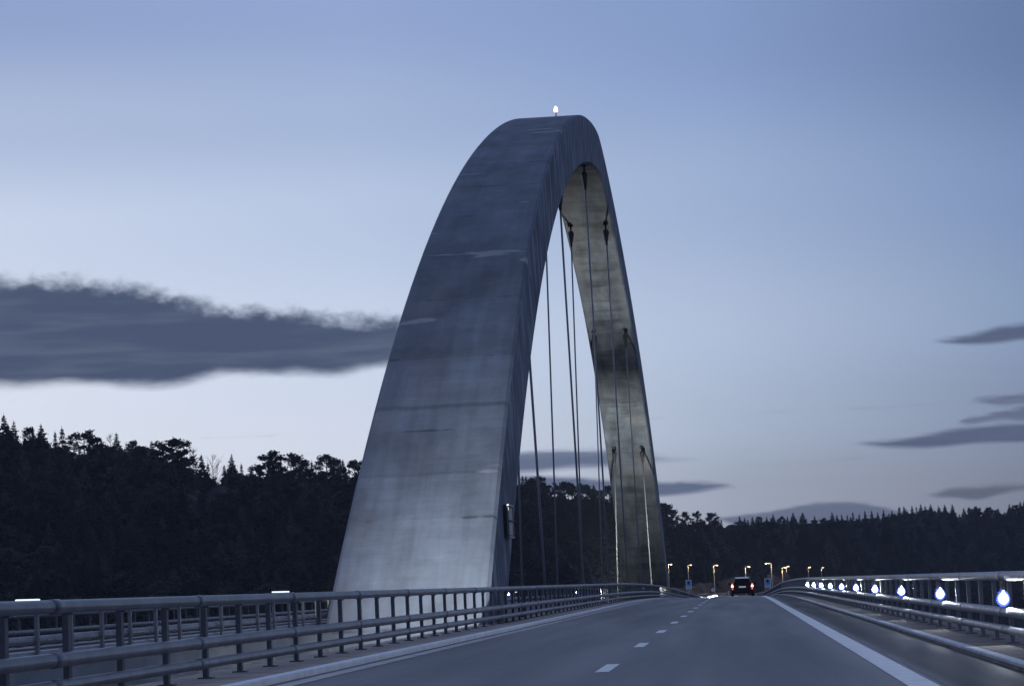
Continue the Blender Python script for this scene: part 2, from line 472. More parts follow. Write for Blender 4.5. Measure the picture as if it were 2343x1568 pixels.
# ------------------------------------------------------------------ mesh helpers
class MB:
    def __init__(self):
        self.v = []
        self.f = []
        self.mi = []

    def add(self, vs, fs, mi=0):
        o = len(self.v)
        self.v += [tuple(map(float, p)) for p in vs]
        self.f += [tuple(o + i for i in q) for q in fs]
        self.mi += [mi] * len(fs)

    def box(self, c, s, R=None, mi=0):
        hx, hy, hz = s[0] / 2, s[1] / 2, s[2] / 2
        p = np.array([(x, y, z) for x in (-hx, hx) for y in (-hy, hy) for z in (-hz, hz)])
        if R is not None:
            p = p @ np.array(R).T
        p = p + np.array(c)
        self.add(p, [(0, 1, 3, 2), (4, 6, 7, 5), (0, 4, 5, 1), (2, 3, 7, 6), (0, 2, 6, 4), (1, 5, 7, 3)], mi)

    def tube(self, path, rad, n=8, caps=True, mi=0):
        path = np.array(path, float)
        rad = np.broadcast_to(np.array(rad, float), (len(path),))
        tg = np.gradient(path, axis=0)
        tg /= np.linalg.norm(tg, axis=1)[:, None] + 1e-12
        ref = np.array([0, 0, 1.0]) if abs(tg[0][2]) < 0.9 else np.array([1.0, 0, 0])
        vs = []
        for p, t_, r in zip(path, tg, rad):
            a = np.cross(t_, ref)
            a /= np.linalg.norm(a) + 1e-12
            b = np.cross(a, t_)
            for i in range(n):
                th = 2 * math.pi * i / n
                vs.append(p + r * (math.cos(th) * a + math.sin(th) * b))
        fs = []
        for i in range(len(path) - 1):
            for j in range(n):
                k = (j + 1) % n
                fs.append((i * n + j, i * n + k, (i + 1) * n + k, (i + 1) * n + j))
        if caps:
            fs.append(tuple(range(n - 1, -1, -1)))
            fs.append(tuple((len(path) - 1) * n + j for j in range(n)))
        self.add(vs, fs, mi)

    def build(self, name, mats, parent=None, smooth=False, loc=None):
        me = bpy.data.meshes.new(name)
        vs = self.v
        if loc is not None:
            vs = [(p[0] - loc[0], p[1] - loc[1], p[2] - loc[2]) for p in vs]
        me.from_pydata(vs, [], self.f)
        if not isinstance(mats, (list, tuple)):
            mats = [mats]
        for q in mats:
            me.materials.append(q)
        if len(mats) > 1:
            me.polygons.foreach_set('material_index', self.mi)
        if smooth:
            me.polygons.foreach_set('use_smooth', [True] * len(me.polygons))
        me.update()
        o = bpy.data.objects.new(name, me)
        COL.objects.link(o)
        if loc is not None:
            o.location = loc
        if parent:
            o.parent = parent
        return o


def tag(o, label=None, cat=None, group=None, kind=None):
    for k, v in (('label', label), ('category', cat), ('group', group), ('kind', kind)):
        if v:
            o[k] = v
    return o


def empty(name, loc=(0, 0, 0), rz=0.0, label=None, cat=None, group=None):
    o = bpy.data.objects.new(name, None)
    COL.objects.link(o)
    o.location = loc
    o.rotation_euler = (0, 0, rz)
    o.empty_display_size = 0.2
    return tag(o, label, cat, group)


def link_copy(src, parent, loc=None):
    c = src.copy()
    COL.objects.link(c)
    c.parent = parent
    if loc is not None:
        c.location = loc
    return c


# ------------------------------------------------------------------ road geometry
CF = -0.01517            # crossfall
XA = -9.029              # centre line of the bridge (plane of the arch)
XL, XD, XR = -5.411, -1.736, 1.765
RL, RR = -6.457, 3.733
H1, H2, H3 = 1.032, 0.528, 0.280
KL, KR, HK = -5.682, 3.047, 0.09
Y_ROAD = np.concatenate([np.arange(-60, 120, 3.0), np.arange(120, 700.1, 4.0)])

_ys = np.arange(-80, 1000.0, 1.0)
_sl = np.interp(_ys, [-80, 130, 260, 440, 580, 1000], [0, 0, -0.0105, -0.0105, 0.0, 0.0])
_zz = np.concatenate([[0], np.cumsum(_sl)[:-1]])
_zz -= np.interp(0, _ys, _zz)


def zp(y):
    return np.interp(y, _ys, _zz)


def xs(y):
    y = np.asarray(y, float)
    return np.where(y > 570, (y - 570) ** 2 / 3000.0, 0.0)


def zr(x, y):
    """surface of either carriageway (crossfall mirrored about the arch plane)"""
    xm = x if x > XA else 2 * XA - x
    return zp(y) + CF * xm


def strip(name, x0, x1, dz, m_, parent=None, ys=Y_ROAD, kind=None, nx=1):
    mb = MB()
    xs_ = np.linspace(x0, x1, nx + 1)
    vs = [(x + float(xs(y)), y, float(zr(x, y)) + dz) for y in ys for x in xs_]
    n = nx + 1
    fs = [(i * n + j, i * n + j + 1, (i + 1) * n + j + 1, (i + 1) * n + j) for i in range(len(ys) - 1) for j in range(nx)]
    mb.add(vs, fs)
    o = mb.build(name, m_, parent)
    if kind:
        o['kind'] = kind
    return o


def prism(name, prof, m_, mirror=False, parent=None, ys=Y_ROAD):
    """a profile of (x, height above road plane) swept along the road"""
    mb = MB()
    pr = [((2 * XA - x) if mirror else x, h) for x, h in prof]
    if mirror:
        pr = pr[::-1]
    n = len(pr)
    vs = [(x + float(xs(y)), y, float(zr(x, y)) + h) for y in ys for x, h in pr]
    fs = [(i * n + j, i * n + (j + 1) % n, (i + 1) * n + (j + 1) % n, (i + 1) * n + j) for i in range(len(ys) - 1) for j in range(n)]
    fs.append(tuple(range(n - 1, -1, -1)))
    fs.append(tuple((len(ys) - 1) * n + j for j in range(n)))
    mb.add(vs, fs)
    return mb.build(name, m_, parent)


road = strip('road', KL, KR, 0.0, M['asphalt'], kind='structure')
tag(road, 'dark asphalt carriageway the camera drives on, running under the crest', 'road')
road2 = strip('road', 2 * XA - KR, 2 * XA - KL, 0.0, M['asphalt'], kind='structure')
tag(road2, 'asphalt carriageway on the far side of the arch', 'road')
for rd, sg in ((road, 1), (road2, -1)):
    def mx(x):
        return x if sg > 0 else 2 * XA - x
    for nm, xc, wd, mm in (('edge_line', XL, 0.24, 'paint_worn'), ('edge_line', XR, 0.30, 'paint')):
        a, b = sorted((mx(xc - wd / 2), mx(xc + wd / 2)))
        o = strip(nm, a, b, 0.006, M[mm], rd)
        if mm == 'paint':
            o['label'] = 'broad white edge line beside the outer shoulder'
        else:
            o['label'] = 'worn grey edge line along the inner kerb'
    for k in range(-4, 19):
        yc = 33.95 + 12 * k
        a, b = sorted((mx(XD - 0.09), mx(XD + 0.09)))
        yy = np.linspace(yc - 1.55, yc + 1.55, 4)
        strip('lane_dash', a, b, 0.006, M['paint'], rd, ys=yy)
# kerbs and verges
for mir in (False, True):
    side = 'far' if mir else 'near'
    for prof, lb in (([(KL, -0.02), (KL, HK - 0.012), (KL - 0.015, HK), (KL - 0.13, HK), (KL - 0.13, -0.02)], 'inner'),
                     ([(KR + 0.13, -0.02), (KR + 0.13, HK), (KR + 0.015, HK), (KR, HK - 0.012), (KR, HK - 0.045), (KR + 0.03, HK - 0.05), (KR + 0.03, -0.02)], 'outer')):
        k_ = prism('kerb', prof, M['kerb' if lb == 'inner' else 'kerb_outer'], mir)
        tag(k_, 'pale %s kerb of the %s carriageway' % (lb, side), 'kerb', kind='structure')
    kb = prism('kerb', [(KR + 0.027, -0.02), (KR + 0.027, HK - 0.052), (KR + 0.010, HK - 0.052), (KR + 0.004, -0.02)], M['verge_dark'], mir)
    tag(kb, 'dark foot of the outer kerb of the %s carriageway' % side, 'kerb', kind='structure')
    for a, b, lb in ((KL - 0.134, KL - 1.35, 'inner'), (KR + 1.30, KR + 0.134, 'outer')):
        v_ = prism('verge', [(b, HK - 0.05), (b, HK - 0.006), (a, HK - 0.006), (a, HK - 0.05)][::-1], M['verge_dark' if lb == 'outer' else 'verge'], mir)
        tag(v_, 'gritty concrete %s verge of the %s carriageway' % (lb, side), 'verge', kind='structure')

# ------------------------------------------------------------------ the arch bridge
ZC, AA, PP, BB = 28.657, 0.03149, 1.4308, 1.0843e-7
WC, WD, TCR, TD, W2, T2 = 3.271, 4.444, 2.708, 3.423, 0.3756, -0.4151
YC = 165.98
HY = 102.36
bridge = empty('arch_bridge', (XA, YC, 0), label='tall grey concrete arch bridge with hanger cables between two carriageways', cat='bridge')


def arch_sec(u):
    z = ZC - AA * abs(u) ** PP - BB * u ** 4
    dz_ = -(AA * PP * abs(u) ** (PP - 1) + 4 * BB * abs(u) ** 3) * (1 if u >= 0 else -1)
    l = math.hypot(1, dz_)
    fr = min(max((ZC - z) / ZC, 0), 2)
    t = TCR + (TD - TCR) * fr + T2 * fr * (1 - fr)
    w = WC + (WD - WC) * fr + W2 * fr * (1 - fr)
    return z, (-dz_ / l, 1 / l), t, w


# stations about 2.3 m apart along the rib
uu = [0.0]
while True:
    u = uu[-1]
    z0 = arch_sec(u)
    sl_ = abs(z0[1][0] / z0[1][1])
    nu = u + 2.3 / math.hypot(1, sl_)
    if arch_sec(nu)[0] < -56:
        break
    uu.append(nu)
uu = [-u for u in uu[:0:-1]] + uu
verts, s_len, ws, ts = [], [0.0], [], []
lastp = None
for u in uu:
    z, nrm, t, w = arch_sec(u)
    if lastp is not None:
        s_len.append(s_len[-1] + math.hypot(u - lastp[0], z - lastp[1]))
    lastp = (u, z)
    ws.append(w)
    ts.append(t)
    c = 0.10
    for px_, pt_ in ((-w / 2, -t / 2 + c), (-w / 2, t / 2 - c), (-w / 2 + c, t / 2), (w / 2 - c, t / 2), (w / 2, t / 2 - c), (w / 2, -t / 2 + c), (w / 2 - c, -t / 2), (-w / 2 + c, -t / 2)):
        verts.append((px_, u + nrm[0] * pt_, z + nrm[1] * pt_))
faces, uvs, fids = [], [], []
N8 = 8
for i in range(len(uu) - 1):
    for j in range(N8):
        k = (j + 1) % N8
        faces.append((i * N8 + j, i * N8 + k, (i + 1) * N8 + k, (i + 1) * N8 + j))
        fid = {0: 1, 1: 0, 2: 0, 3: 0, 4: 3, 5: 2, 6: 2, 7: 2}[j]

        def vc(jj, ii):
            p = verts[ii * N8 + jj]
            if fid in (0, 2):
                return p[0]
            return ts[ii] * (0.5 if jj in (1, 4) else -0.5)
        uvs += [(s_len[i], vc(j, i)), (s_len[i], vc(k, i)), (s_len[i + 1], vc(k, i + 1)), (s_len[i + 1], vc(j, i + 1))]
        fids.append(float(fid))


def seam_at(py):
    best = None
    for i, u in enumerate(uu):
        if u > -20:
            break
        z, nrm, t, w = arch_sec(u)
        d = np.array([XA, YC + u + nrm[0] * t / 2, z + nrm[1] * t / 2 - CAM_H])
        e = abs(H_PX / 2 - F_PX * (d @ UP) / (d @ FW) - py)
        if best is None or e < best[0]:
            best = (e, s_len[i])
    return best[1]


M['arch'] = arch_concrete(seam_at(403), seam_at(484))
me = bpy.data.meshes.new('arch_rib')
me.from_pydata(verts, [], faces)
uvl = me.uv_layers.new(name='UVMap')
uvl.data.foreach_set('uv', [c for q in uvs for c in q])
at = me.attributes.new('face_id', 'FLOAT', 'FACE')
at.data.foreach_set('value', fids)
me.materials.append(M['arch'])
me.update()
rib = bpy.data.objects.new('arch_rib', me)
COL.objects.link(rib)
rib.parent = bridge

# intrados height under the crown line at a given y (outer faces of the two legs are steep)
_iu = np.linspace(-100, 100, 4001)
_in = np.array([(u + s[1][0] * -s[2] / 2, s[0] - s[1][1] * s[2] / 2) for u in _iu for s in [arch_sec(u)]])


def zin(u):
    a = _in[(_in[:, 1] > -5)]
    return float(np.interp(u, a[:, 0], a[:, 1]))


def W2L(p):     # world -> bridge local
    return (p[0] - XA, p[1] - YC, p[2])


# hangers: six pairs
for k in range(6):
    y = HY + 25.5 * k
    zt = zin(y - YC)
    zb = float(zp(y)) - 0.9
    for sg in (-1, 1):
        hroot = bpy.data.objects.new('hanger', None)
        COL.objects.link(hroot)
        hroot.parent = bridge
        top = np.array([sg * 1.214, y - YC, zt])
        bot = np.array([sg * 1.545, y - YC, zb])
        d = (bot - top) / np.linalg.norm(bot - top)
        mb = MB()
        mb.tube([top + d * 1.48, bot - d * 1.0], 0.052, 8, True)
        mb.build('cable', M['cable'], hroot, True)
        mb = MB()
        pr = [(-0.25, .06), (0.40, .055), (0.42, .10), (0.48, .19), (0.60, .21), (0.66, .20), (0.9, .16), (1.40, .085), (1.50, .075), (1.52, .052)]
        mb.tube([top + d * a for a, _ in pr], [r for _, r in pr], 12, True)
        mb.box(top + d * 0.08, (0.34, 0.34, 0.06))
        mb.build('socket', M['socket'], hroot, True)
        mb = MB()
        pr = [(1.1, .055), (1.08, .09), (0.5, .15), (0.2, .15), (0.18, .07), (-0.4, .07)]
        mb.tube([bot - d * a for a, _ in pr], [r for _, r in pr], 10, True)
        mb.build('anchor', M['socket'], hroot, True)
# deck girders and crossbeams
for mir in (False, True):
    g_ = prism('deck_girder', [(KL - 1.36, HK - 0.052), (KL - 1.36, -0.55), (KL + 1.2, -2.6), (KR - 1.2, -2.6), (KR + 1.31, -0.55), (KR + 1.31, HK - 0.052),
                               (KR + 0.128, HK - 0.055), (KR + 0.128, -0.03), (KL - 0.128, -0.03), (KL - 0.128, HK - 0.055)], M['deck'], mir, None,
               ys=np.arange(-60, 545, 4.0))
    g_.data.transform(Matrix.Translation((-XA, -YC, 0)))
    g_.parent = bridge
for k in range(6):
    y = HY + 25.5 * k
    mb = MB()
    mb.box((0, y - YC, float(zp(y)) - 1.35), (5.6, 1.2, 1.1))
    mb.build('crossbeam', M['deck'], bridge)

# framed maintenance hatch on the right flank of the near leg
def flank(u_y, zz):
    return 0


hz = 3.15
us = np.linspace(-90, -40, 2000)
zs_ = np.array([arch_sec(u)[0] for u in us])
uh = float(us[np.argmin(abs(zs_ - hz))])
zh, nh, th_, wh = arch_sec(uh)
ce = np.array([wh / 2, uh + 0.1, zh])
mb = MB()
mb.box(ce + np.array([0.04, 0, 0]), (0.14, 1.7, 0.96))
hatch = mb.build('maintenance_hatch', M['hatch_shade'], bridge)
for dz_, hh in ((0.225, 0.38), (-0.225, 0.38)):
    mb = MB()
    mb.box(ce + np.array([0.125, 0.12, dz_]), (0.035, 1.25, hh))
    mb.build('panel', M['hatch'], hatch)
mb = MB()
for dy_, dz_, sy, sz_ in ((0.1, 0.475, 1.66, 0.05), (0.1, -0.475, 1.66, 0.05), (0.83, 0, 0.07, 0.90)):
    mb.box(ce + np.array([0.12, dy_, dz_]), (0.10, sy, sz_))
mb.build('frame', M['hatch'], hatch)

# obstruction light on the crown
bx_, by_ = XA - 1.08, YC
bz_ = ZC + TCR / 2
bc = empty('obstruction_light', (bx_, by_, bz_), label='small pink-white obstruction light on a thin mast atop the arch crown', cat='beacon')
mb = MB()
mb.tube([(0, 0, -0.02), (0, 0, 1.70)], 0.04, 8)
mb.box((0, 0, 0.02), (0.3, 0.3, 0.04))
mb.build('mast', M['housing'], bc)
mb = MB()
pr = [(1.68, .06), (1.72, .12), (1.82, .135), (1.98, .10), (2.06, .05), (2.08, .01)]
mb.tube([(0, 0, a) for a, _ in pr], [r for _, r in pr], 12)
mb.build('lamp_lens', M['beacon'], bc, True)


# ------------------------------------------------------------------ railings
def path_at(x, h, ys):
    return [(x + float(xs(y)), y, float(zr(x, y)) + h) for y in ys]


lamp_mesh = {}


def rail_lamp(parent, x, y, z, face, size=1.0, strip_=False):
    """face = +1 shines towards +x, -1 towards -x; always leaning towards oncoming drivers"""
    r0 = bpy.data.objects.new('rail_lamp', None)
    COL.objects.link(r0)
    r0.parent = parent
    r0.location = (x, y, z)
    if 'housing' not in lamp_mesh:
        mb = MB()
        mb.box((0, 0, 0.17), (0.07, 0.05, 0.24))
        mb.box((0, 0.03, 0.0), (0.20, 0.07, 0.20))
        lamp_mesh['housing'] = mb.build('lamp_housing', M['housing'])
        mb = MB()
        # drop shaped lens: narrow at the top, broad at the bottom
        ang = np.linspace(0, 2 * math.pi, 15)[:-1]
        prof = [(math.sin(a) * 0.085 * (1.0 - 0.8 * max(0, math.cos(a))), math.cos(a) * 0.10 + 0.05 * max(0, math.cos(a)) ** 3) for a in ang]
        fr = [(p[0], -0.012, p[1]) for p in prof]
        md = [(p[0] * 0.7, -0.035, p[1] * 0.7) for p in prof]
        n = len(fr)
        mb.add(fr + md, [(i, (i + 1) % n, n + (i + 1) % n, n + i) for i in range(n)] + [tuple(range(n, 2 * n))])
        lamp_mesh['lens'] = mb.build('lens', M['lamp_core'])
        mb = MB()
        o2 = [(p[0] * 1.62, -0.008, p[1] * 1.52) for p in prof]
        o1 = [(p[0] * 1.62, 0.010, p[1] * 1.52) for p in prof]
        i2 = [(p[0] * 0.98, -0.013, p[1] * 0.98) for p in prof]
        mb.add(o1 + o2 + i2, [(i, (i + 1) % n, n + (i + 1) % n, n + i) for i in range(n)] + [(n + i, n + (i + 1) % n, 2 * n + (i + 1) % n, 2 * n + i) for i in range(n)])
        lamp_mesh['lens_halo'] = mb.build('lens_halo', M['lamp_halo'])  # glowing ring imitates lens bloom, not a lamp part
        for q in lamp_mesh.values():
            COL.objects.unlink(q)
    rz = math.radians(22) * (-face if face < 0 else -face)
    for nm in ('housing', 'lens', 'lens_halo'):
        c = lamp_mesh[nm].copy()
        COL.objects.link(c)
        c.parent = r0
        c.rotation_euler = (0, 0, rz)
        c.scale = (size, size, size)
    return r0


def railing(x, label, lamps=(), reflectors=(), glints=(), y0=-12.0, y1=690.0, sp=2.2, ph=0.0, out=1.0):
    """out = +1 if the road is on the +x side of the railing"""
    r0 = empty('bridge_railing', (x, 0, 0), label=label, cat='railing', group='steel pipe railings of the bridge')
    ys = np.concatenate([np.arange(y0, 130, 6.0), np.arange(130, y1, 8.0)])

    def loc(p):
        return [(a - x, b, c) for a, b, c in p]
    for nm, h, r in (('top_rail', H1, 0.065), ('middle_rail', H2, 0.070), ('lower_rail', H3, 0.062)):
        mb = MB()
        dxr = {'top_rail': 0.0, 'middle_rail': 0.0, 'lower_rail': 0.0}[nm]
        mb.tube(loc(path_at(x + dxr, h, ys)), r, 12)
        for ysl in np.arange(y0 + 3.3, min(y1, 260), 6.6):
            yy_ = np.array([ysl - 0.17, ysl - 0.165, ysl + 0.165, ysl + 0.17])
            mb.tube(loc(path_at(x + dxr, h, yy_)), [r, r + 0.007, r + 0.007, r], 12, False)
        mb.build(nm, M['steel_dark' if out > 0 else 'steel'], r0, True)
    py = np.arange(y0 + 1 + ph, y1 - 1, sp)
    first = [p for p in py if p >= 12][:100]
    rest = [p for p in py if p not in first]

    def post_mb(mb, yy, base):
        zb_ = float(zr(x, yy)) + HK - 0.01
        x_ = float(xs(yy)) - out * 0.085 if False else float(xs(yy))
        p = np.array([x_, yy, zb_]) - base
        xo = -out * 0.085
        mb.box(p + np.array([xo, 0, (H1 - HK) / 2 - 0.02]), (0.06, 0.115, H1 - HK - 0.04))
        for h in (H1 - 0.045, H2, H3):
            mb.box(p + np.array([xo / 2 - out * 0.005, 0, h - HK]), (0.05, 0.06, 0.05))
        mb.box(p + np.array([xo, 0, 0.012]), (0.18, 0.2, 0.024))
    proto = None
    for yy in first:
        base = np.array([float(xs(yy)), yy, float(zr(x, yy)) + HK])
        if proto is None:
            mb = MB()
            post_mb(mb, yy, base)
            proto = mb.build('post', M['post' if out > 0 else 'post_pale'], r0)
            proto.location = base
        else:
            link_copy(proto, r0, base)
    mb = MB()
    for yy in rest:
        post_mb(mb, yy, np.zeros(3))
    q = mb.build('post', M['post'], r0)
    q['kind'] = 'stuff'
    for yy in lamps:
        rail_lamp(r0, float(xs(yy)) + out * 0.09, yy, float(zr(x, yy)) + 0.735, out, 0.82)
    for yy in reflectors:
        mb = MB()
        mb.box((0, 0, 0), (0.125, 0.014, 0.15))
        mb.box((0, 0.02, 0.0), (0.03, 0.03, 0.2), mi=1)
        rf = mb.build('reflector', [M['reflector'], M['housing']], r0)
        rf.location = (float(xs(yy)) + out * 0.075, yy, float(zr(x, yy)) + 0.79)
    for yy, hz_, ln in glints:  # lamp reflections on the rails, built as glowing tubes on brackets
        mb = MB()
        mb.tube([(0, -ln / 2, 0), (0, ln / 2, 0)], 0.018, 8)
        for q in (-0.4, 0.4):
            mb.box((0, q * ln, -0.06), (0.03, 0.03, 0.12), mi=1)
        st_ = mb.build('rail_glint', [M['lamp_glow'], M['housing']], r0)
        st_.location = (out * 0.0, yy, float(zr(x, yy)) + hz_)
    return r0


RLAMP = [36.6 + 11.28 * k for k in range(10)]
railing(RR, 'outer pipe railing along the right shoulder carrying lit blue-white lamps', RLAMP + [606.0], (), (), out=-1.0)
railing(RL, 'inner pipe railing between the road and the arch with white reflectors', [446 + 14.0 * k for k in range(14)], [72.7 + 52.3 * k for k in range(7)], (), ph=0.85, out=1.0)
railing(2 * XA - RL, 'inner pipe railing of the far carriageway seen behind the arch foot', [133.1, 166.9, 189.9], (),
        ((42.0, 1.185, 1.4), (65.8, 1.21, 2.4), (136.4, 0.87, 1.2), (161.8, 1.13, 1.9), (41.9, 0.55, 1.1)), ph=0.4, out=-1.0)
railing(2 * XA - RR, 'outer pipe railing on the far edge of the far carriageway', (), (), (), ph=1.1, out=1.0)


# ------------------------------------------------------------------ added floodlights, no such lamps known, to light the arch
def added_floodlight(name_label, loc, aim, power, col, cone):
    f0 = empty('added_floodlight', loc, label=name_label, cat='added_floodlight', group='added floodlights near the arch feet')
    d = (Vector(aim) - Vector(loc)).normalized()
    q = d.to_track_quat('-Z', 'Y')
    Rq = np.array(q.to_matrix())
    mb = MB()
    mb.box((XA - loc[0], 0, -0.02), (6.4, 0.14, 0.14))
    mb.box((0, 0, 0.14), (0.10, 0.10, 0.22))
    mb.build('bracket', M['post'], f0)
    c0 = np.array([0, 0, 0.36])
    mb = MB()
    mb.box(c0, (0.44, 0.32, 0.16), Rq)
    for k in range(5):
        mb.box(c0 + Rq @ np.array([-0.16 + 0.08 * k, 0, 0.11]), (0.02, 0.28, 0.06), Rq)
    mb.build('housing', M['housing'], f0)
    mb = MB()
    mb.box(c0 + Rq @ np.array([0, 0, -0.085]), (0.38, 0.26, 0.012), Rq)
    mb.build('lens', M['lamp_glow'], f0)
    L = bpy.data.lights.new('added_flood_beam', 'SPOT')
    L.energy = power
    L.color = col
    L.spot_size = math.radians(cone)
    L.spot_blend = 0.9
    L.shadow_soft_size = 0.12
    lo = bpy.data.objects.new('added_flood_beam', L)
    COL.objects.link(lo)
    lo.parent = f0
    lo.location = tuple(c0 + Rq @ np.array([0, 0, -0.12]))
    lo.rotation_euler = q.to_euler()
    return f0


# near leg: added lamp between the decks to brighten its front face
added_floodlight('added unseen flood lamp in the gap between the decks before the near arch leg', (XA + 1.2, 48.0, -2.75), (XA + 4.3, 77, 1.6), 60000, (1.0, 0.98, 0.91), 34)
# far leg and crown: added lamps between the decks to brighten the soffit
added_floodlight('added unseen flood lamp between the decks below the far arch leg', (XA - 0.2, 217.2, -1.1), (XA, 231, 15), 18500, (1.0, 0.985, 0.87), 116)
added_floodlight('added unseen flood lamp between the decks under the arch crown, nearer than the far leg', (XA + 0.2, 191.6, -1.1), (XA, 190, 26), 23000, (1.0, 0.985, 0.87), 112)


# ------------------------------------------------------------------ terrain
def interp_px(tab, az):
    a = np.array([azel(x, 560)[0] for x, _ in tab])
    return np.interp(az, a, [v for _, v in tab])


R0T = [(-300, 560), (0, 600), (250, 620), (480, 680), (620, 760), (680, 900), (740, 1010), (850, 1100), (1024, 1160), (1300, 1200)]
# canopy line of the photograph, picture points
CAN = [(-200, 440), (0, 434), (50, 437), (100, 447), (145, 448), (168, 456), (190, 470), (215, 474), (232, 467), (260, 470), (296, 467), (330, 467), (370, 472), (420, 474), (480, 478), (522, 480), (540, 480), (552, 487), (560, 492), (575, 487),
       (590, 491), (605, 492), (618, 485), (640, 492), (655, 497), (664, 507), (680, 516), (706, 518), (730, 521), (760, 517), (810, 518), (858, 515), (890, 511), (921, 508), (945, 506), (958, 512), (970, 507), (1000, 507), (1024, 502), (1150, 490), (1300, 480)]
_ca = np.array([azel(x, y) for x, y in CAN])


def ridge(az):
    r0 = interp_px(R0T, az)
    el = np.interp(az, _ca[:, 0], _ca[:, 1])
    return r0 * np.tan(np.radians(el)) + CAM_H


def terrain(x, y):
    x = np.asarray(x, float)
    y = np.asarray(y, float)
    az = np.degrees(np.arctan2(x, y))
    r = np.hypot(x, y)
    r0 = interp_px(R0T, az)
    zt = ridge(az) - 10.5
    t = np.clip((r - (r0 - 260)) / 260, 0, 1)
    z = -62 + (zt + 62) * (t * (1.35 - 0.35 * t))
    z = np.where(r > r0, zt - (r - r0) * 0.03, z)
    z = z + 1.2 * np.sin(x * 0.05 + 1) * np.cos(y * 0.043) + 0.8 * np.sin(x * 0.13) * np.sin(y * 0.11 + 2)
    cx = XA + xs(np.minimum(y, 760))
    d = np.abs(x - cx)
    w = np.clip((d - 24) / 14, 0, 1)
    w = w * w * (3 - 2 * w)
    g = np.clip((y - 520) / 25, 0, 1) * np.clip((900 - y) / 120, 0, 1)
    zroad = zp(y) - 0.7
    wt_ = (1 - w) * g
    return z * (1 - wt_) + zroad * wt_


mb = MB()
azs = np.radians(np.linspace(-34, 26, 181))
rs = np.concatenate([np.linspace(300, 1300, 111), [1450, 1640]])
AZg, RG = np.meshgrid(azs, rs)
X = RG * np.sin(AZg)
Y = RG * np.cos(AZg)
Z = terrain(X, Y)
n = len(azs)
mb.add(np.stack([X.ravel(), Y.ravel(), Z.ravel()], 1), [(i * n + j, i * n + j + 1, (i + 1) * n + j + 1, (i + 1) * n + j) for i in range(len(rs) - 1) for j in range(n - 1)])
tag(mb.build('hillside', M['soil'], smooth=True), 'dark wooded hillside beyond the bridge', 'hillside', kind='structure')
mb = MB()
mb.add([(-1590, -240, -60), (1590, -240, -60), (1590, 1640, -60), (-1590, 1640, -60)], [(0, 1, 2, 3)])
tag(mb.build('fjord_water', M['water']), 'dark fjord water far below the bridge', 'water', kind='structure')


# ------------------------------------------------------------------ trees
def tris_mesh(name, P, m_):
    """P: (n,3,3) triangles"""
    P = np.asarray(P, np.float32)
    k = len(P)
    me = bpy.data.meshes.new(name)
    me.vertices.add(k * 3)
    me.vertices.foreach_set('co', P.reshape(-1))
    me.loops.add(k * 3)
    me.loops.foreach_set('vertex_index', np.arange(k * 3, dtype=np.int32))
    me.polygons.add(k)
    me.polygons.foreach_set('loop_start', np.arange(0, k * 3, 3, dtype=np.int32))
    me.materials.append(m_)
    me.update(calc_edges=True)
    return me


def tube_tris(path, rad, n=5):
    mb = MB()
    mb.tube(path, rad, n, False)
    v = np.array(mb.v)
    o = []
    for a, b, c, d in mb.f:
        o += [v[[a, b, c]], v[[a, c, d]]]
    return o


def spruce(rg, H=1.0, R=0.15, dens=1.0, gap=0.0):
    """unit height; triangles hang from drooping branches"""
    T = []
    z = 0.10
    while z < 0.985:
        t = (z - 0.1) / 0.9
        L = R * (1 - t) ** 0.98 * rg.uniform(0.72, 1.12) + 0.006
        nb = int(6 * dens) + 1
        a0 = rg.uniform(0, 6.28)
        for i in range(nb):
            if rg.random() < gap:
                continue
            a = a0 + i * 6.283 / nb + rg.uniform(-.25, .25)
            l = L * rg.uniform(0.7, 1.15)
            dr = rg.uniform(0.25, 0.5) * (1 - 0.8 * t)
            d = np.array([math.cos(a), math.sin(a), 0])
            s = np.array([-d[1], d[0], 0])
            b0 = np.array([0, 0, z])
            tip = b0 + d * l + np.array([0, 0, -dr * l + 0.10 * l])
            mid = b0 + d * l * 0.55 + np.array([0, 0, -dr * l * 0.6])
            w = 0.26 * l + 0.004
            T += [[b0, mid - s * w, tip], [b0, tip, mid + s * w], [b0 + np.array([0, 0, .01]), mid + np.array([0, 0, -0.30 * l - 0.006]), tip]]
            for q in (0.4, 0.7, 0.95):
                c = b0 + (tip - b0) * q + rg.normal(0, 0.008, 3)
                h = (0.010 + 0.15 * l)
                T.append([c + s * h * 0.8, c - s * h * 0.8, c + d * h * 0.4 + np.array([0, 0, -h * 1.2])])
        z += rg.uniform(0.022, 0.038)
    T += [[np.array([-.006, 0, .96]), np.array([.006, 0, .96]), np.array([0, 0, 1.03])], [np.array([0, -.006, .96]), np.array([0, .006, .96]), np.array([0, 0, 1.03])]]
    trunk = tube_tris([(0, 0, -0.06), (0, 0, 0.5), (0, 0, 0.99)], [0.013, 0.009, 0.002], 5)
    return np.array(T), np.array(trunk)


def clump(rg, c, rx, rz, n, s):
    o = []
    for _ in range(n):
        p = rg.normal(0, 0.42, 3)
        p = np.clip(p, -1, 1) * np.array([rx, rx, rz]) + c
        a = rg.normal(0, 1, 3)
        a[2] *= 0.45
        a /= np.linalg.norm(a)
        b = rg.normal(0, 1, 3)
        b -= a * (a @ b)
        b /= np.linalg.norm(b)
        k = s * rg.uniform(0.6, 1.3)
        o.append([p - a * k, p + a * k, p + b * k * 0.9])
    return o


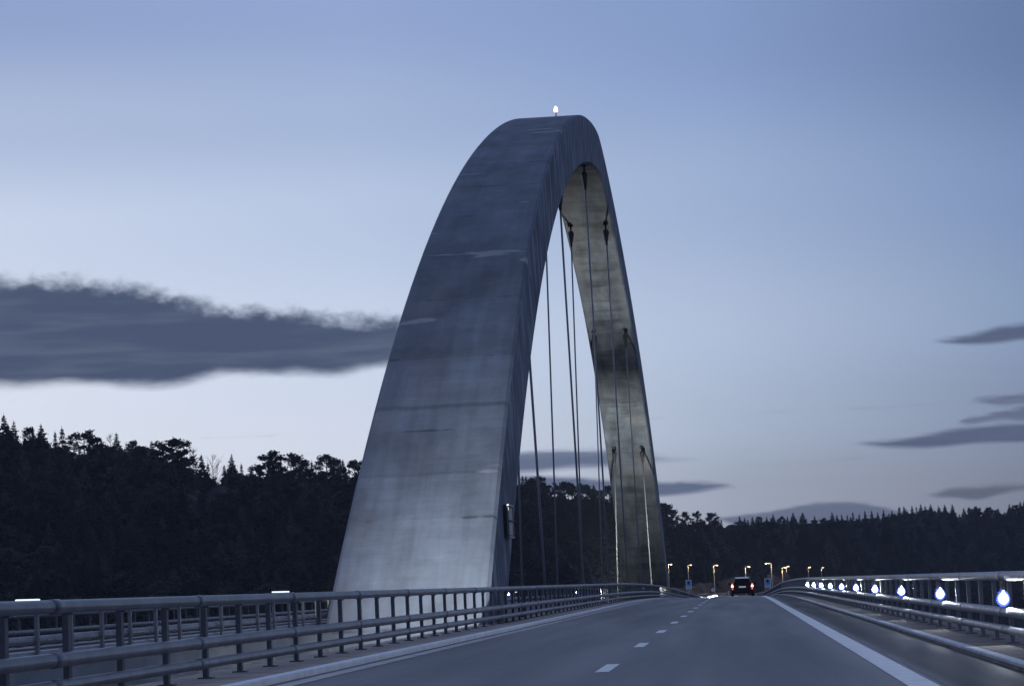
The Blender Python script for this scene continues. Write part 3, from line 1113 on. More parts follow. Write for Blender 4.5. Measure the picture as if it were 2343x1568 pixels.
def pine(rg, spread=0.2, lean=0.0, start=0.5, n=11, flat=0.35, sparse=1.0):
    T, tr = [], []
    th = 0.93
    path = [np.array([lean * (k / 6) ** 2 + rg.normal(0, .006), rg.normal(0, .006), th * k / 6 - 0.05]) for k in range(7)]
    tr += tube_tris(path, np.linspace(0.017, 0.006, 7), 5)
    for i in range(n):
        q = start + (1 - start) * (i + rg.uniform(0, .7)) / n
        f_ = q * 6
        k = min(int(f_), 5)
        b0 = path[k] + (path[k + 1] - path[k]) * (f_ - k)
        a = i * 2.4 + rg.uniform(-.5, .5)
        prof = math.sin(math.pi * min(1, 0.25 + 0.75 * (1 - (q - start) / (1 - start)))) if q > start else 1
        L = spread * (0.45 + 0.75 * (1 - ((q - start) / (1 - start)) ** 1.6)) * rg.uniform(0.55, 1.15)
        tip = b0 + np.array([math.cos(a) * L, math.sin(a) * L, 0.035 + rg.uniform(0.0, .05)])
        md = b0 * 0.5 + tip * 0.5 + np.array([0, 0, -0.008])
        tr += tube_tris([b0, md, tip], [0.006, 0.005, 0.003], 4)
        r = 0.052 * rg.uniform(0.8, 1.35) * (spread / 0.2) ** 0.4
        T += clump(rg, tip + np.array([0, 0, 0.012]), r * 1.3, r * flat * 1.5, int(80 * sparse), 0.023)
        T += clump(rg, b0 * 0.4 + tip * 0.6 + np.array([rg.normal(0, .02), rg.normal(0, .02), 0.02]), r * 1.0, r * flat * 1.3, int(52 * sparse), 0.021)
    T += clump(rg, path[-1] + np.array([0, 0, 0.03]), 0.06, 0.035, int(90 * sparse), 0.023)
    return np.array(T), np.array(tr)


def birch(rg, spread=0.16):
    tr = tube_tris([(0, 0, -.05), (.01, 0, .5), (0, 0.01, .98)], [.010, .007, .0015], 4)
    T = []
    for i in range(34):
        q = rg.uniform(0.3, 0.95)
        a = rg.uniform(0, 6.28)
        L = spread * (1.1 - q) * rg.uniform(.7, 1.3)
        b0 = np.array([0, 0, q])
        tip = b0 + np.array([math.cos(a) * L, math.sin(a) * L, L * rg.uniform(1.0, 1.9)])
        T += tube_tris([b0, tip], [.0028, .001], 3)
        for j in range(6):
            c = b0 + (tip - b0) * rg.uniform(.3, 1)
            e = c + rg.normal(0, .022, 3) + np.array([0, 0, .02])
            T += tube_tris([c, e], [.0016, .0008], 3)
    return np.array(T), np.array(tr)


rg = np.random.default_rng(7)
KINDS = {}


def reg(nm, ct, bark='bark', leaf='needles'):
    KINDS[nm] = (tris_mesh(nm + '_crown', ct[0], M[leaf]), tris_mesh(nm + '_trunk', ct[1], M[bark]))


reg('spruce_a', spruce(rg, R=0.40))
reg('spruce_b', spruce(rg, R=0.33, gap=0.12))
reg('spruce_c', spruce(rg, R=0.44, gap=0.2))
reg('spruce_slim', spruce(rg, R=0.21, gap=0.15, dens=0.8))
reg('pine_a', pine(rg, 0.20, n=15, flat=0.55))
reg('pine_b', pine(rg, 0.16, n=13, start=0.5, flat=0.6, sparse=0.9))
reg('pine_wide', pine(rg, 0.30, n=20, start=0.48, flat=0.42))
reg('pine_lean', pine(rg, 0.20, lean=0.16, n=16, start=0.45, flat=0.5))
reg('pine_big', pine(rg, 0.24, n=28, start=0.36, flat=0.55, sparse=1.2))
reg('pine_round', pine(rg, 0.24, n=22, start=0.45, flat=0.8, sparse=1.3))
reg('birch', birch(rg), 'birch_bark', 'birch_bark')
reg('bare_tree', birch(rg, 0.34), 'birch_bark', 'birch_bark')

ZT = {'s': 0.640, 'o': (0.0, 1600.0)}


def tree(kind, px, py, label, cat, group, hmin=9.0, name=None, wide=1.0, rot=None, dr=0.0):
    d = ray(px, py)
    az = math.degrees(math.atan2(d[0], d[1]))
    r = float(interp_px(R0T, az)) - 6 + dr
    hl_ = math.hypot(d[0], d[1])
    x, y = d[0] / hl_ * r, d[1] / hl_ * r
    ztop = CAM_H + d[2] / hl_ * r
    zb = float(terrain(x, y)) - 0.3
    H = ztop - zb
    if H < hmin:
        zb = ztop - hmin
        H = hmin
    nm = name or {'spruce': 'spruce_tree', 'pine': 'pine_tree', 'birch': 'birch_tree', 'bare': 'bare_tree'}[kind.split('_')[0]]
    o = empty(nm, (x, y, zb), rg.uniform(0, 6.28) if rot is None else rot, label, cat, group)
    o.scale = (H * wide, H * wide, H)
    for nm2, me_ in zip(('crown', 'trunk'), KINDS[kind]):
        c = bpy.data.objects.new(nm2, me_)
        COL.objects.link(c)
        c.parent = o
    return o


GL, GM, GR = 'trees along the left ridge skyline', 'trees on the skyline between the arch legs', 'trees along the right ridge skyline'
lt = [  # zoom coordinates of the left ridge (x, top), kind, width factor, label
    (22, 86, 'spruce_b', 1.0, 'tallest dark spruce at the left edge of the left ridge'),
    (48, 150, 'spruce_c', 1.0, 'ragged spruce just right of the tallest ridge spruce at the picture edge'),
    (85, 130, 'spruce_a', 0.9, 'pointed spruce, second tall tip from the left picture edge'),
    (178, 144, 'pine_b', 0.6, 'narrow pine with a knobbly top left of the pointed bushy spruce'),
    (205, 185, 'spruce_b', 0.8, 'short spruce between the knobbly pine and the bushy spruce'),
    (257, 150, 'spruce_a', 1.15, 'bushy pointed spruce left of the pair of slim spruces'),
    (343, 188, 'spruce_slim', 1.0, 'left one of the pair of slim spruces on the left ridge'),
    (386, 165, 'spruce_slim', 1.35, 'taller right one of the pair of slim spruces on the left ridge'),
    (522, 180, 'pine_wide', 1.05, 'wide flat-topped pine with layered arms and gaps of sky'),
    (585, 212, 'pine_b', 0.9, 'smaller pine leaning out right of the wide flat-topped pine'),
    (632, 235, 'spruce_b', 0.7, 'small spruce right of the wide flat-topped pine'),
    (685, 208, 'birch', 1.0, 'faint bare birch beside the spruce on the left ridge'),
    (727, 204, 'spruce_a', 0.95, 'neat conical spruce right of the faint bare birch'),
    (826, 232, 'pine_b', 0.75, 'narrow crooked pine left of the small triangular spruce'),
    (868, 280, 'pine_b', 0.8, 'low pine tuft right of the narrow crooked pine'),
    (946, 255, 'spruce_a', 1.0, 'small triangular spruce just left of the big rounded pine'),
    (1075, 225, 'pine_big', 1.25, 'big rounded pine, largest single crown on the left ridge'),
    (1140, 335, 'pine_b', 0.8, 'low ragged pine on the right foot of the big rounded pine'),
    (1205, 300, 'birch', 1.2, 'pale bare birch right of the big rounded pine'),
    (1257, 335, 'spruce_b', 0.9, 'dark spruce between two pale bare trees'),
    (1298, 385, 'spruce_slim', 1.0, 'little spruce in the dip of the left ridge'),
    (1330, 348, 'bare_tree', 1.1, 'broad pale leafless tree in the dip of the left ridge'),
    (1400, 400, 'spruce_b', 0.8, 'short spruce rising out of the ridge dip'),
    (1446, 335, 'spruce_a', 0.9, 'pointed spruce left of the leaning pine'),
    (1508, 390, 'spruce_slim', 1.1, 'small spruce at the foot of the leaning pine'),
    (1622, 300, 'pine_lean', 1.2, 'leaning pine with wind-swept arms on the left ridge'),
    (1690, 338, 'pine_b', 0.75, 'small pine between the leaning pine and the broad pine'),
    (1740, 365, 'pine_b', 0.7, 'low pine left against the broad umbrella pine'),
    (1832, 320, 'pine_wide', 0.95, 'broad umbrella pine right of the leaning pine'),
    (1895, 350, 'pine_b', 0.9, 'small pine on the right shoulder of the broad umbrella pine'),
    (1948, 374, 'spruce_slim', 1.1, 'small spruce right of the broad umbrella pine'),
    (2037, 315, 'pine_a', 0.95, 'tall dense pine, second large crown left of the near arch leg'),
    (2100, 350, 'pine_b', 0.75, 'small pine right of the tall dense pine'),
    (2142, 368, 'spruce_b', 0.9, 'small spruce two crowns left of the near arch leg'),
    (2215, 350, 'pine_a', 0.85, 'pine half hidden by the near arch leg'),
]
CATS = {'spruce': 'spruce', 'pine': 'pine', 'birch': 'birch', 'bare': 'bare tree'}
for zx, zy, kd, wd, lb in lt:
    tree(kd, zx * 0.1600, 400 + zy * 0.1600, lb, CATS[kd.split('_')[0]], GL, wide=wd, rot=0.0 if kd == 'pine_lean' else None, dr=rg.uniform(-5, 5))
mt = [
    (298, 495, 'spruce_slim', 1.2, 'thin spruce right beside the near arch leg between the legs'),
    (345, 505, 'spruce_b', 0.9, 'short pointed spruce second from the near arch leg'),
    (435, 508, 'pine_a', 0.9, 'pine left of the tallest crown between the legs'),
    (500, 488, 'pine_big', 0.85, 'tallest pine crown between the arch legs behind the second cable'),
    (570, 560, 'pine_b', 0.8, 'low pine stepping down right of the tallest crown'),
    (625, 598, 'pine_b', 0.8, 'pine at the left rim of the sky notch between the legs'),
    (762, 588, 'pine_wide', 0.6, 'flat-topped pine at the cable right of the sky notch'),
    (862, 545, 'pine_b', 1.0, 'spindly open pine in the middle between the legs'),
    (960, 568, 'pine_a', 0.75, 'pine with bent tip left of the cable pair'),
    (1150, 598, 'pine_round', 1.0, 'wide rounded crown between the two cable pairs'),
    (1252, 618, 'spruce_b', 1.0, 'pointed crown on the right shoulder of the wide rounded crown'),
    (1320, 668, 'pine_b', 0.8, 'low pine behind the right cable pair'),
    (1456, 598, 'pine_a', 0.8, 'pine cut off by the far arch leg'),
    (2150, 825, 'pine_a', 0.9, 'pine showing right behind the far arch leg'),
    (2192, 860, 'spruce_b', 0.9, 'spruce stepping down right of the far arch leg'),
    (2236, 852, 'pine_b', 0.8, 'pine with crooked tip right of the far arch leg'),
    (2300, 925, 'pine_b', 0.9, 'low pine where the ridge drops right of the far arch leg'),
]
for zx, zy, kd, wd, lb in mt:
    tree(kd, 500 + zx * 0.0747, 437.5 + zy * 0.0747, lb, CATS[kd.split('_')[0]], GM, wide=wd, dr=rg.uniform(-4, 4))
rtt = [
    (215, 370, 'pine_b', 0.8, 'spindly pine left of the flat pine on the right ridge'),
    (290, 375, 'pine_wide', 0.7, 'flat broad pine where the right ridge begins'),
    (383, 374, 'pine_a', 0.9, 'upright pine standing alone right of the flat broad pine'),
    (445, 425, 'spruce_slim', 1.1, 'tiny spruce in the lowest dip of the right ridge'),
    (560, 408, 'spruce_b', 1.0, None), (592, 420, 'spruce_b', 1.0, None), (640, 412, 'spruce_c', 0.9, None), (682, 405, 'pine_b', 0.9, None),
    (730, 412, 'spruce_b', 0.9, None), (770, 398, 'spruce_a', 1.0, None), (822, 402, 'pine_a', 0.8, None), (860, 410, 'spruce_b', 0.9, None),
    (895, 388, 'spruce_a', 1.25, 'left of two plump spruces below the long low cloud'),
    (955, 388, 'spruce_c', 1.25, 'right of two plump spruces below the long low cloud'),
    (1030, 408, 'spruce_b', 0.9, None), (1085, 412, 'pine_b', 1.0, None), (1140, 384, 'spruce_a', 1.0, 'dark pointed spruce at the right end of the long low cloud'),
    (1170, 400, 'spruce_b', 1.0, None), (1200, 398, 'spruce_b', 0.8, None), (1235, 400, 'spruce_slim', 1.2, None), (1270, 384, 'spruce_slim', 1.4, None),
    (1310, 394, 'spruce_slim', 1.4, None), (1345, 374, 'spruce_b', 0.8, None), (1387, 374, 'spruce_b', 0.9, None), (1425, 385, 'spruce_b', 0.9, None), (1462, 370, 'spruce_b', 0.9, None),
    (1515, 374, 'spruce_c', 0.8, None), (1560, 350, 'spruce_slim', 1.8, None), (1590, 348, 'spruce_b', 0.9, None), (1640, 344, 'spruce_b', 0.9, None), (1668, 350, 'spruce_slim', 1.5, None),
    (1695, 334, 'spruce_b', 1.0, 'tallest thin tip in the right ridge row of spires'), (1722, 344, 'spruce_slim', 1.6, None),
    (1757, 334, 'spruce_a', 1.0, 'tall conical spruce left of the wide dip in the right ridge'), (1806, 346, 'spruce_a', 0.9, None), (1845, 338, 'spruce_a', 1.1, None),
    (1893, 335, 'spruce_a', 1.0, 'last steep spruce before the notch in the right ridge'),
    (1965, 360, 'spruce_c', 1.0, None), (2005, 355, 'pine_round', 0.7, None), (2045, 348, 'pine_round', 0.8, None), (2115, 352, 'pine_round', 0.8, None), (2180, 358, 'spruce_c', 1.0, None),
    (2250, 334, 'spruce_a', 1.0, 'pointed spruce near the right picture edge on the far ridge'), (2290, 330, 'pine_a', 0.8, None), (2318, 318, 'spruce_c', 1.0, None), (2343, 312, 'spruce_a', 1.1, None),
]
for zx, zy, kd, wd, lb in rtt:
    sh = 'small dark conifer in the even row of tips along the right ridge'
    tree(kd, 650 + zx * 0.15963, 450 + zy * 0.15963, lb or sh, CATS[kd.split('_')[0]] if lb else 'conifer', GR if lb else 'small conifers along the right ridge', wide=wd, dr=rg.uniform(-6, 6), name=None if lb else 'conifer_tree')

# the wood below the skyline: one mass of instanced trees
src = bpy.data.collections.new('forest_sources')
for kd in ('spruce_a', 'spruce_b', 'spruce_c', 'pine_a', 'spruce_slim', 'pine_b', 'spruce_b'):
    o = bpy.data.objects.new('forest_' + kd, KINDS[kd][0])
    src.objects.link(o)
pts, scl, rot = [], [], []
N = 5200
a_lo, a_hi = -20.5, 10.5
while len(pts) < N:
    az = rg.uniform(a_lo, a_hi)
    r0 = float(interp_px(R0T, az))
    u = rg.random()
    r = r0 - 230 * (1 - u ** 0.6) - 2 if rg.random() < 0.86 else r0 + rg.uniform(0, 40)
    if az > 2:
        if rg.random() < 0.15:
            continue
    x, y = r * math.sin(math.radians(az)), r * math.cos(math.radians(az))
    z = float(terrain(x, y))
    if z < -56:
        continue
    cxx = XA + float(xs(min(y, 760)))
    if abs(x - cxx) < 32 and 480 < y < 800:
        continue
    if abs(x - cxx) < 20 and y < 860:
        continue
    h = rg.uniform(8.5, 13.5)
    # keep the crowns under the measured canopy line near the crest of the ridge
    top = float(ridge(az)) - 1.6 + 4.2 * rg.random() ** 2.5
    if r > r0 - 25:
        h = min(h, top - z)
    if h < 5:
        h = 5
    pts.append((x, y, z - 0.4))
    scl.append((h * rg.uniform(1.0, 1.5), h * rg.uniform(1.0, 1.5), h))
    rot.append((0, 0, rg.uniform(0, 6.28)))
fm = bpy.data.meshes.new('forest')
fm.from_pydata(pts, [], [])
for nm, arr in (('tscale', scl), ('trot', rot)):
    a_ = fm.attributes.new(nm, 'FLOAT_VECTOR', 'POINT')
    a_.data.foreach_set('vector', [c for q in arr for c in q])
forest = bpy.data.objects.new('forest', fm)
COL.objects.link(forest)
tag(forest, 'dark mass of conifers covering the hillside below the skyline', 'forest', kind='stuff')
ng = bpy.data.node_groups.new('forest_scatter', 'GeometryNodeTree')
ng.interface.new_socket('Geometry', in_out='INPUT', socket_type='NodeSocketGeometry')
ng.interface.new_socket('Geometry', in_out='OUTPUT', socket_type='NodeSocketGeometry')
gi = ng.nodes.new('NodeGroupInput')
go = ng.nodes.new('NodeGroupOutput')
ci = ng.nodes.new('GeometryNodeCollectionInfo')
ci.inputs['Collection'].default_value = src
ci.inputs['Separate Children'].default_value = True
ci.inputs['Reset Children'].default_value = True
ip = ng.nodes.new('GeometryNodeInstanceOnPoints')
ip.inputs['Pick Instance'].default_value = True
ri = ng.nodes.new('FunctionNodeRandomValue')
ri.data_type = 'INT'
[s for s in ri.inputs if s.name == 'Max' and s.type == 'INT'][0].default_value = 6
na1 = ng.nodes.new('GeometryNodeInputNamedAttribute')
na1.data_type = 'FLOAT_VECTOR'
na1.inputs['Name'].default_value = 'tscale'
na2 = ng.nodes.new('GeometryNodeInputNamedAttribute')
na2.data_type = 'FLOAT_VECTOR'
na2.inputs['Name'].default_value = 'trot'
e2r = ng.nodes.new('FunctionNodeEulerToRotation')
L_ = ng.links
L_.new(gi.outputs[0], ip.inputs['Points'])
L_.new(ci.outputs[0], ip.inputs['Instance'])
L_.new([s for s in ri.outputs if s.type == 'INT'][0], ip.inputs['Instance Index'])
L_.new(na1.outputs[0], ip.inputs['Scale'])
L_.new(na2.outputs[0], e2r.inputs[0])
L_.new(e2r.outputs[0], ip.inputs['Rotation'])
L_.new(ip.outputs[0], go.inputs[0])
md = forest.modifiers.new('scatter', 'NODES')
md.node_group = ng


# ------------------------------------------------------------------ rocks
def rock(name, label, px, py, r, size, m_, seed, sub=5):
    d = ray(px, py)
    hl_ = math.hypot(d[0], d[1])
    if r is None:       # the slope itself, a little above the crowns' feet
        r = next(q for q in range(380, 1200, 2) if float(terrain(d[0] / hl_ * q, d[1] / hl_ * q)) + 7.0 > CAM_H + d[2] / hl_ * q)
    c = np.array([d[0] / hl_ * r, d[1] / hl_ * r, CAM_H + d[2] / hl_ * r])
    import bmesh
    bm = bmesh.new()
    bmesh.ops.create_icosphere(bm, subdivisions=sub, radius=1.0)
    g_ = np.random.default_rng(seed)
    ph = g_.uniform(0, 6.28, (26, 3))
    fr = g_.normal(0, 1, (26, 3)) * np.geomspace(1.2, 16.0, 26)[:, None]
    for v in bm.verts:
        p = np.array(v.co)
        k = 1 + sum(0.15 / (1 + 0.30 * i) * (1 - 2 * abs(math.sin(float(fr[i] @ p) + ph[i, 0]))) for i in range(26))
        v.co = Vector(p * k * np.array(size))
    me_ = bpy.data.meshes.new(name)
    bm.to_mesh(me_)
    bm.free()
    me_.materials.append(m_)
    o = bpy.data.objects.new(name, me_)
    COL.objects.link(o)
    o.location = tuple(c - np.array([0, 0, size[2] * (0.68 if m_ is M['rock_dark'] else 0.92)]))
    return tag(o, label, 'rock')


rock('rock_outcrop', 'broad rounded rock dome showing faintly through the left forest', 222, 503, None, (14, 9, 11), M['rock_dark'], 3)
rock('rock_outcrop', 'small bluish rock dome behind the cables between the arch legs', 563, 569, None, (5.0, 5, 8), M['rock_dark'], 5)
rock('rock_cutting', 'blasted rock face glowing warm brown left of the car', 731, 573, 742, (5.2, 5, 8.5), M['rock'], 11)
rock('rock_cutting', 'low brown rock slope left of the round white sign', 699, 584, 735, (9.0, 5, 4.5), M['rock'], 12)
rock('rock_cutting', 'dark rock hump between the round white sign and the car', 716, 579, 752, (6.5, 4, 7.5), M['rock'], 13)
rock('rock_cutting', 'brown rock wedge right of the right blue sign', 775, 578, 730, (4.5, 5, 6.0), M['rock'], 14)
rock('rock_cutting', 'dim rock shoulder farther right behind the outer railing', 790, 574, 745, (6.5, 4, 6.0), M['rock'], 15)


# ------------------------------------------------------------------ street lamps beyond the crest
def street_lamp(px, py, r, arm, label, power=500, arml=1.4):
    d = ray(px, py)
    hl_ = math.hypot(d[0], d[1])
    x, y = d[0] / hl_ * r, d[1] / hl_ * r
    zt = CAM_H + d[2] / hl_ * r
    zb = float(min(terrain(x, y), zt - 8.0)) - 0.1
    h = zt - zb
    o = empty('street_lamp', (x, y, zb), label=label, cat='street lamp', group='lit street lamps beyond the bridge')
    mb = MB()
    mb.tube([(0, 0, 0), (0, 0, h * 0.5), (0, 0, h - 0.1)], [0.11, 0.09, 0.065], 10)
    mb.box((0, 0, 0.15), (0.32, 0.32, 0.3))
    mb.build('pole', M['pole'], o)
    mb = MB()
    mb.tube([(0, 0, h - 0.2), (arm * 0.15, 0, h - 0.03), (arm * arml, -0.2, h)], 0.05, 8)
    mb.build('arm', M['pole'], o)
    mb = MB()
    mb.box((arm * (arml + 0.3), -0.25, h + 0.03), (0.55, 0.26, 0.11))
    hd = mb.build('lamp_head', M['housing'], o)
    mb = MB()
    mb.box((arm * (arml + 0.3), -0.25, h - 0.06), (0.44, 0.2, 0.06))
    mb.build('lens', M['warm'], hd)
    L = bpy.data.lights.new('street_light', 'POINT')
    L.energy = power
    L.color = (1.0, 0.74, 0.46)
    L.shadow_soft_size = 0.15
    lo = bpy.data.objects.new('street_light', L)
    COL.objects.link(lo)
    lo.parent = o
    lo.location = (arm * (arml + 0.3), -0.32, h - 0.35)
    return o


street_lamp(668.2, 563.6, 690, 1, 'lit street lamp just right of the far arch leg', 600, 0.5)
street_lamp(687.8, 564.3, 700, 1, 'lit street lamp above the left blue sign', 600, 0.5)
street_lamp(713.5, 564.6, 715, 1, 'lit street lamp above the round white sign', 1200, 0.7)
street_lamp(745.2, 566.2, 705, 1, 'lit street lamp right above the roof of the car', 1200, 0.8)
street_lamp(771.2, 562.3, 640, -1, 'lit street lamp whose arm points left, tallest of the row', 900, 1.0)
street_lamp(782.0, 566.8, 690, 1, 'brightest lit street lamp right of the right blue sign', 1200, 0.6)
street_lamp(786.2, 565.6, 760, 1, 'dim lit street lamp close behind the brightest one', 450, 0.3)
street_lamp(808.0, 566.5, 900, 1, 'tiny lit street lamp left of the last one above the right railing', 450, 0.3)
street_lamp(821.2, 566.8, 930, 1, 'tiny lit street lamp farthest right above the right railing', 450, 0.3)


# ------------------------------------------------------------------ signs
def place(px, py, r):
    d = ray(px, py)
    k = r / d[1]
    return np.array([d[0] * k, r, CAM_H + d[2] * k])


def blue_sign(px, py, r, label, ww=1.5, hh=2.25):
    c = place(px, py, r)
    zb = float(zp(r)) - 0.3
    o = empty('border_sign', (c[0], c[1], zb), label=label, cat='road sign', group='blue place signs beyond the crest')
    z = c[2] - zb
    mb = MB()
    for sx in (-0.45, 0.45):
        mb.tube([(sx, 0.06, 0), (sx, 0.06, z + hh * 0.4)], 0.04, 8)
    mb.build('pole', M['pole'], o)
    mb = MB()
    mb.box((0, 0, z), (ww, 0.03, hh))
    bd = mb.build('board', M['sign_white'], o)
    mb = MB()
    mb.box((0, -0.018, z), (ww * 0.76, 0.012, hh * 0.84))
    mb.build('blue_field', M['sign_blue'], bd)
    # shield shaped arms
    mb = MB()
    zs = z + hh * 0.20
    sh = [(-0.2, 0.36), (0.2, 0.36), (0.22, 0.0), (0.14, -0.25), (0, -0.38), (-0.14, -0.25), (-0.22, 0.0)]
    k = ww / 1.5 * 1.15
    fr = [(a * k, -0.034, zs + b * k) for a, b in sh]
    bk = [(a * k, -0.026, zs + b * k) for a, b in sh]
    nn = len(sh)
    mb.add(fr + bk, [tuple(range(nn - 1, -1, -1))] + [(i, (i + 1) % nn, nn + (i + 1) % nn, nn + i) for i in range(nn)])
    mb.build('shield', M['sign_dark'], bd)
    # two rows of white lettering, too far off to read: uneven letter strokes
    gr = random.Random(5)
    for row, zz in ((0, -0.20), (1, -0.345)):
        mb = MB()
        x = -ww * 0.33
        while x < ww * 0.33:
            w = gr.uniform(0.05, 0.10) * ww / 1.2
            hgt = gr.choice((0.075, 0.075, 0.095)) * hh
            mb.box((x + w / 2, -0.028, z + zz * hh + (hgt - 0.075 * hh) / 2), (w * 0.86, 0.008, hgt))
            x += w
        mb.build('lettering', M['sign_white'], bd)
    return o


blue_sign(688.7, 583.8, 560, 'blue and white framed sign with dark shield left of the road', 1.25, 1.95)
blue_sign(767.7, 582.3, 560, 'blue and white framed sign with dark shield right of the car', 1.35, 2.05)
c = place(713.0, 589.0, 560)
rs_ = empty('round_sign', (c[0], c[1], float(zp(560)) - 0.3), label='small round white traffic sign on a post left of the car', cat='road sign')
z = c[2] - rs_.location[2]
mb = MB()
mb.tube([(0, 0.06, 0), (0, 0.06, z)], 0.035, 8)
mb.build('pole', M['pole'], rs_)
mb = MB()
mb.tube([(0, 0.02, z), (0, -0.02, z)], 0.40, 24)
fc = mb.build('face', M['sign_white'], rs_)
mb = MB()
rr_ = [(0.40, -0.0225), (0.42, -0.03), (0.34, -0.03)]
ang = np.linspace(0, 2 * math.pi, 25)[:-1]
vs = [(math.cos(a) * r, y, z + math.sin(a) * r) for r, y in rr_ for a in ang]
nn = 24
mb.add(vs, [(k * nn + i, k * nn + (i + 1) % nn, (k + 1) * nn + (i + 1) % nn, (k + 1) * nn + i) for k in range(2) for i in range(nn)])
mb.build('rim', M['sign_ring'], fc)
mb = MB()
mb.box((-0.09, -0.026, z), (0.13, 0.008, 0.2))
mb.box((0.09, -0.026, z), (0.13, 0.008, 0.2))
mb.build('symbol', M['hatch'], fc)
c = place(728.7, 592.0, 590)
mp_ = empty('marker_post', (c[0], c[1], float(zp(590)) - 0.3), label='short marker post with two pale blue panels at the left of the car', cat='marker post')
z = c[2] - mp_.location[2]
mb = MB()
mb.tube([(0, 0.05, 0), (0, 0.05, z + 0.45)], 0.035, 8)
mb.build('pole', M['pole'], mp_)
for q in (0.28, -0.28):
    mb = MB()
    mb.box((0, 0, z + q), (0.40, 0.02, 0.34))
    mb.build('panel', M['marker_blue'], mp_)

# ------------------------------------------------------------------ the car ahead
CY = 205.0
CX = 0.33
car = empty('estate_car', (CX, CY, float(zr(CX, CY))), label='black estate car seen from behind with red tail lights lit', cat='car')
car.rotation_euler = (0, math.atan(-CF), 0)
half = [(0.0, 1.0), (0.42, 0.995), (0.535, 0.975), (0.585, 0.93), (0.79, 0.52), (0.85, 0.45), (0.885, 0.32), (0.885, 0.12), (0.84, 0.03), (0.70, 0.0), (0.0, 0.0)]
# stations: y, roof z, belt scale, width scale, floor z
stn = [(0.00, 1.38, 0.965, 0.30), (0.05, 1.43, 0.985, 0.25), (0.22, 1.475, 1.0, 0.22), (1.2, 1.50, 1.0, 0.21), (2.3, 1.49, 1.0, 0.21), (2.75, 1.36, 1.0, 0.21), (3.35, 0.98, 1.0, 0.21), (4.2, 0.86, 0.97, 0.22), (4.55, 0.70, 0.88, 0.28)]
mb = MB()
ring = half + [(-x, z) for x, z in half[-2:0:-1]]
n = len(ring)
vs = []
for y, rz_, ws_, fz in stn:
    k = min(1.0, max(0.0, (rz_ - 0.9) / 0.6))
    for x, z in ring:
        # below the belt the width stays, above it the cabin narrows only where there is a cabin
        if z > 0.5:
            xx = x if k > 0.1 else math.copysign(abs(x) * 0.5 + 0.85 * 0.5 * min(1, abs(x) / 0.42), x) if x else 0
        else:
            xx = x
        vs.append((xx * ws_, y, fz + (rz_ - fz) * z))
fs = [(i * n + j, i * n + (j + 1) % n, (i + 1) * n + (j + 1) % n, (i + 1) * n + j) for i in range(len(stn) - 1) for j in range(n)]
fs.append(tuple(range(n)))
fs.append(tuple((len(stn) - 1) * n + j for j in range(n - 1, -1, -1)))
mb.add(vs, fs)
body = mb.build('body', M['car_paint'], car)
mb = MB()
mb.box((0, -0.06, 0.42), (1.66, 0.12, 0.24))
mb.box((0, -0.13, 0.43), (1.5, 0.03, 0.06))
mb.build('bumper', M['car_paint'], car)
mb = MB()       # rear window
zz0, zz1 = 0.90, 1.31
q = [(-0.70, -0.012, zz0), (0.70, -0.012, zz0), (0.53, -0.006, zz1), (-0.53, -0.006, zz1)]
mb.add(q + [(a, b + 0.01, c_) for a, b, c_ in q], [(0, 1, 2, 3), (1, 0, 4, 5), (2, 1, 5, 6), (3, 2, 6, 7), (0, 3, 7, 4)])
mb.build('rear_window', M['glass'], car)
mb = MB()
mb.add([(-0.52, -0.03, 1.405), (0.52, -0.03, 1.405), (0.50, 0.03, 1.475), (-0.50, 0.03, 1.475), (-0.52, 0.12, 1.40), (0.52, 0.12, 1.40), (0.50, 0.12, 1.47), (-0.50, 0.12, 1.47)],
       [(0, 1, 2, 3), (5, 4, 7, 6), (4, 0, 3, 7), (1, 5, 6, 2), (3, 2, 6, 7), (1, 0, 4, 5)])
mb.build('spoiler', M['chrome'], car)
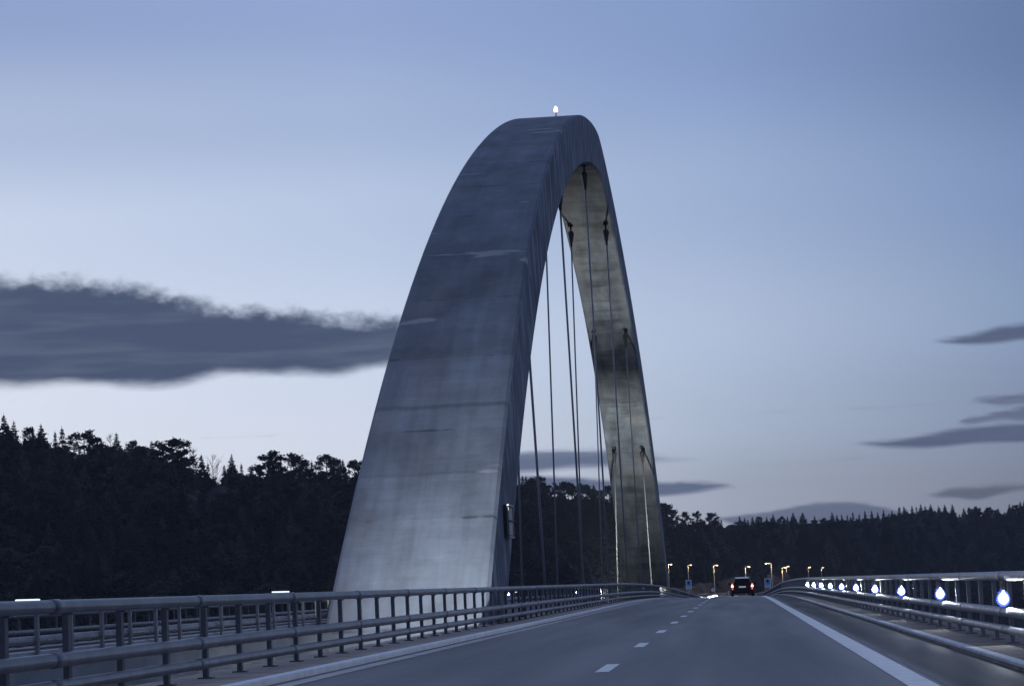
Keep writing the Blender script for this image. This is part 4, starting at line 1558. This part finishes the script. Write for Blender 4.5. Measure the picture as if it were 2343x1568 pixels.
for sx in (-1, 1):
    mb = MB()
    mb.add([(sx * 0.862, -0.02, 0.70), (sx * 0.66, -0.035, 0.70), (sx * 0.70, -0.035, 0.90), (sx * 0.76, -0.02, 1.02), (sx * 0.84, -0.02, 0.98),
            (sx * 0.875, 0.10, 0.70), (sx * 0.66, 0.01, 0.70), (sx * 0.70, 0.01, 0.90), (sx * 0.76, 0.06, 1.02), (sx * 0.84, 0.10, 0.98)],
           [(0, 1, 2, 3, 4), (5, 9, 8, 7, 6), (0, 5, 6, 1), (1, 6, 7, 2), (2, 7, 8, 3), (3, 8, 9, 4), (4, 9, 5, 0)])
    tl = mb.build('tail_light', M['tail'], car)
    mb = MB()
    mb.tube([(sx * 0.78, -0.032, 0.80), (sx * 0.78, -0.050, 0.80)], 0.085, 14)
    mb.build('bulb', M['tail_core'], tl)
    mb = MB()
    mb.tube([(sx * 0.76, -0.06, 0.585), (sx * 0.76, 0.0, 0.585)], 0.05, 12)
    mb.build('lower_light', M['tail'], car)
    mb = MB()
    mb.box((sx * 0.99, 2.65, 0.98), (0.2, 0.12, 0.15))
    mb.build('mirror', M['car_paint'], car)
    mb = MB()
    mb.tube([(sx * 0.56, 0.35, 1.49), (sx * 0.56, 0.45, 1.54), (sx * 0.56, 2.1, 1.55), (sx * 0.56, 2.2, 1.50)], 0.018, 8)
    mb.build('roof_rail', M['chrome'], car)
    for wy in (0.85, 3.6):
        mb = MB()
        mb.tube([(sx * 0.70, wy, 0.315), (sx * 0.72, wy, 0.315), (sx * 0.86, wy, 0.315), (sx * 0.89, wy, 0.315)], [0.29, 0.315, 0.315, 0.28], 24)
        wh_ = mb.build('wheel', M['tyre'], car, False)
        mb = MB()
        mb.tube([(sx * 0.885, wy, 0.315), (sx * 0.90, wy, 0.315)], 0.21, 16)
        mb.build('rim', M['rim'], wh_)
    mb = MB()      # side glass
    qq = [(sx * 0.805, 0.35, 0.93), (sx * 0.805, 2.95, 0.93), (sx * 0.62, 2.45, 1.36), (sx * 0.62, 0.5, 1.36)]
    mb.add(qq + [(a - sx * 0.02, b, c_) for a, b, c_ in qq], [(0, 1, 2, 3), (7, 6, 5, 4), (0, 4, 5, 1), (1, 5, 6, 2), (2, 6, 7, 3), (3, 7, 4, 0)])
    mb.build('side_window', M['glass'], car)
mb = MB()
mb.box((0, -0.022, 0.74), (0.54, 0.02, 0.125))
mb.build('number_plate', M['plate'], car)


# ------------------------------------------------------------------ evening air
mb = MB()
mb.box((0, 700, 0), (3200, 1900, 140))
hz_o = mb.build('haze', M['soil'])
hz_o.location = (0, 0, 8)
hm = bpy.data.materials.new('haze_air')
hm.use_nodes = True
ht = NT(hm.node_tree)
ht.n.clear()
pv_ = ht.new('ShaderNodeVolumePrincipled')
pv_.inputs['Color'].default_value = (0.86, 0.90, 1.0, 1)
pv_.inputs['Density'].default_value = 0.00011
ho = ht.new('ShaderNodeOutputMaterial')
ht.l.new(pv_.outputs[0], ho.inputs['Volume'])
hz_o.data.materials.clear()
hz_o.data.materials.append(hm)
tag(hz_o, 'thin blue evening haze over the fjord and the hills', 'haze', kind='stuff')
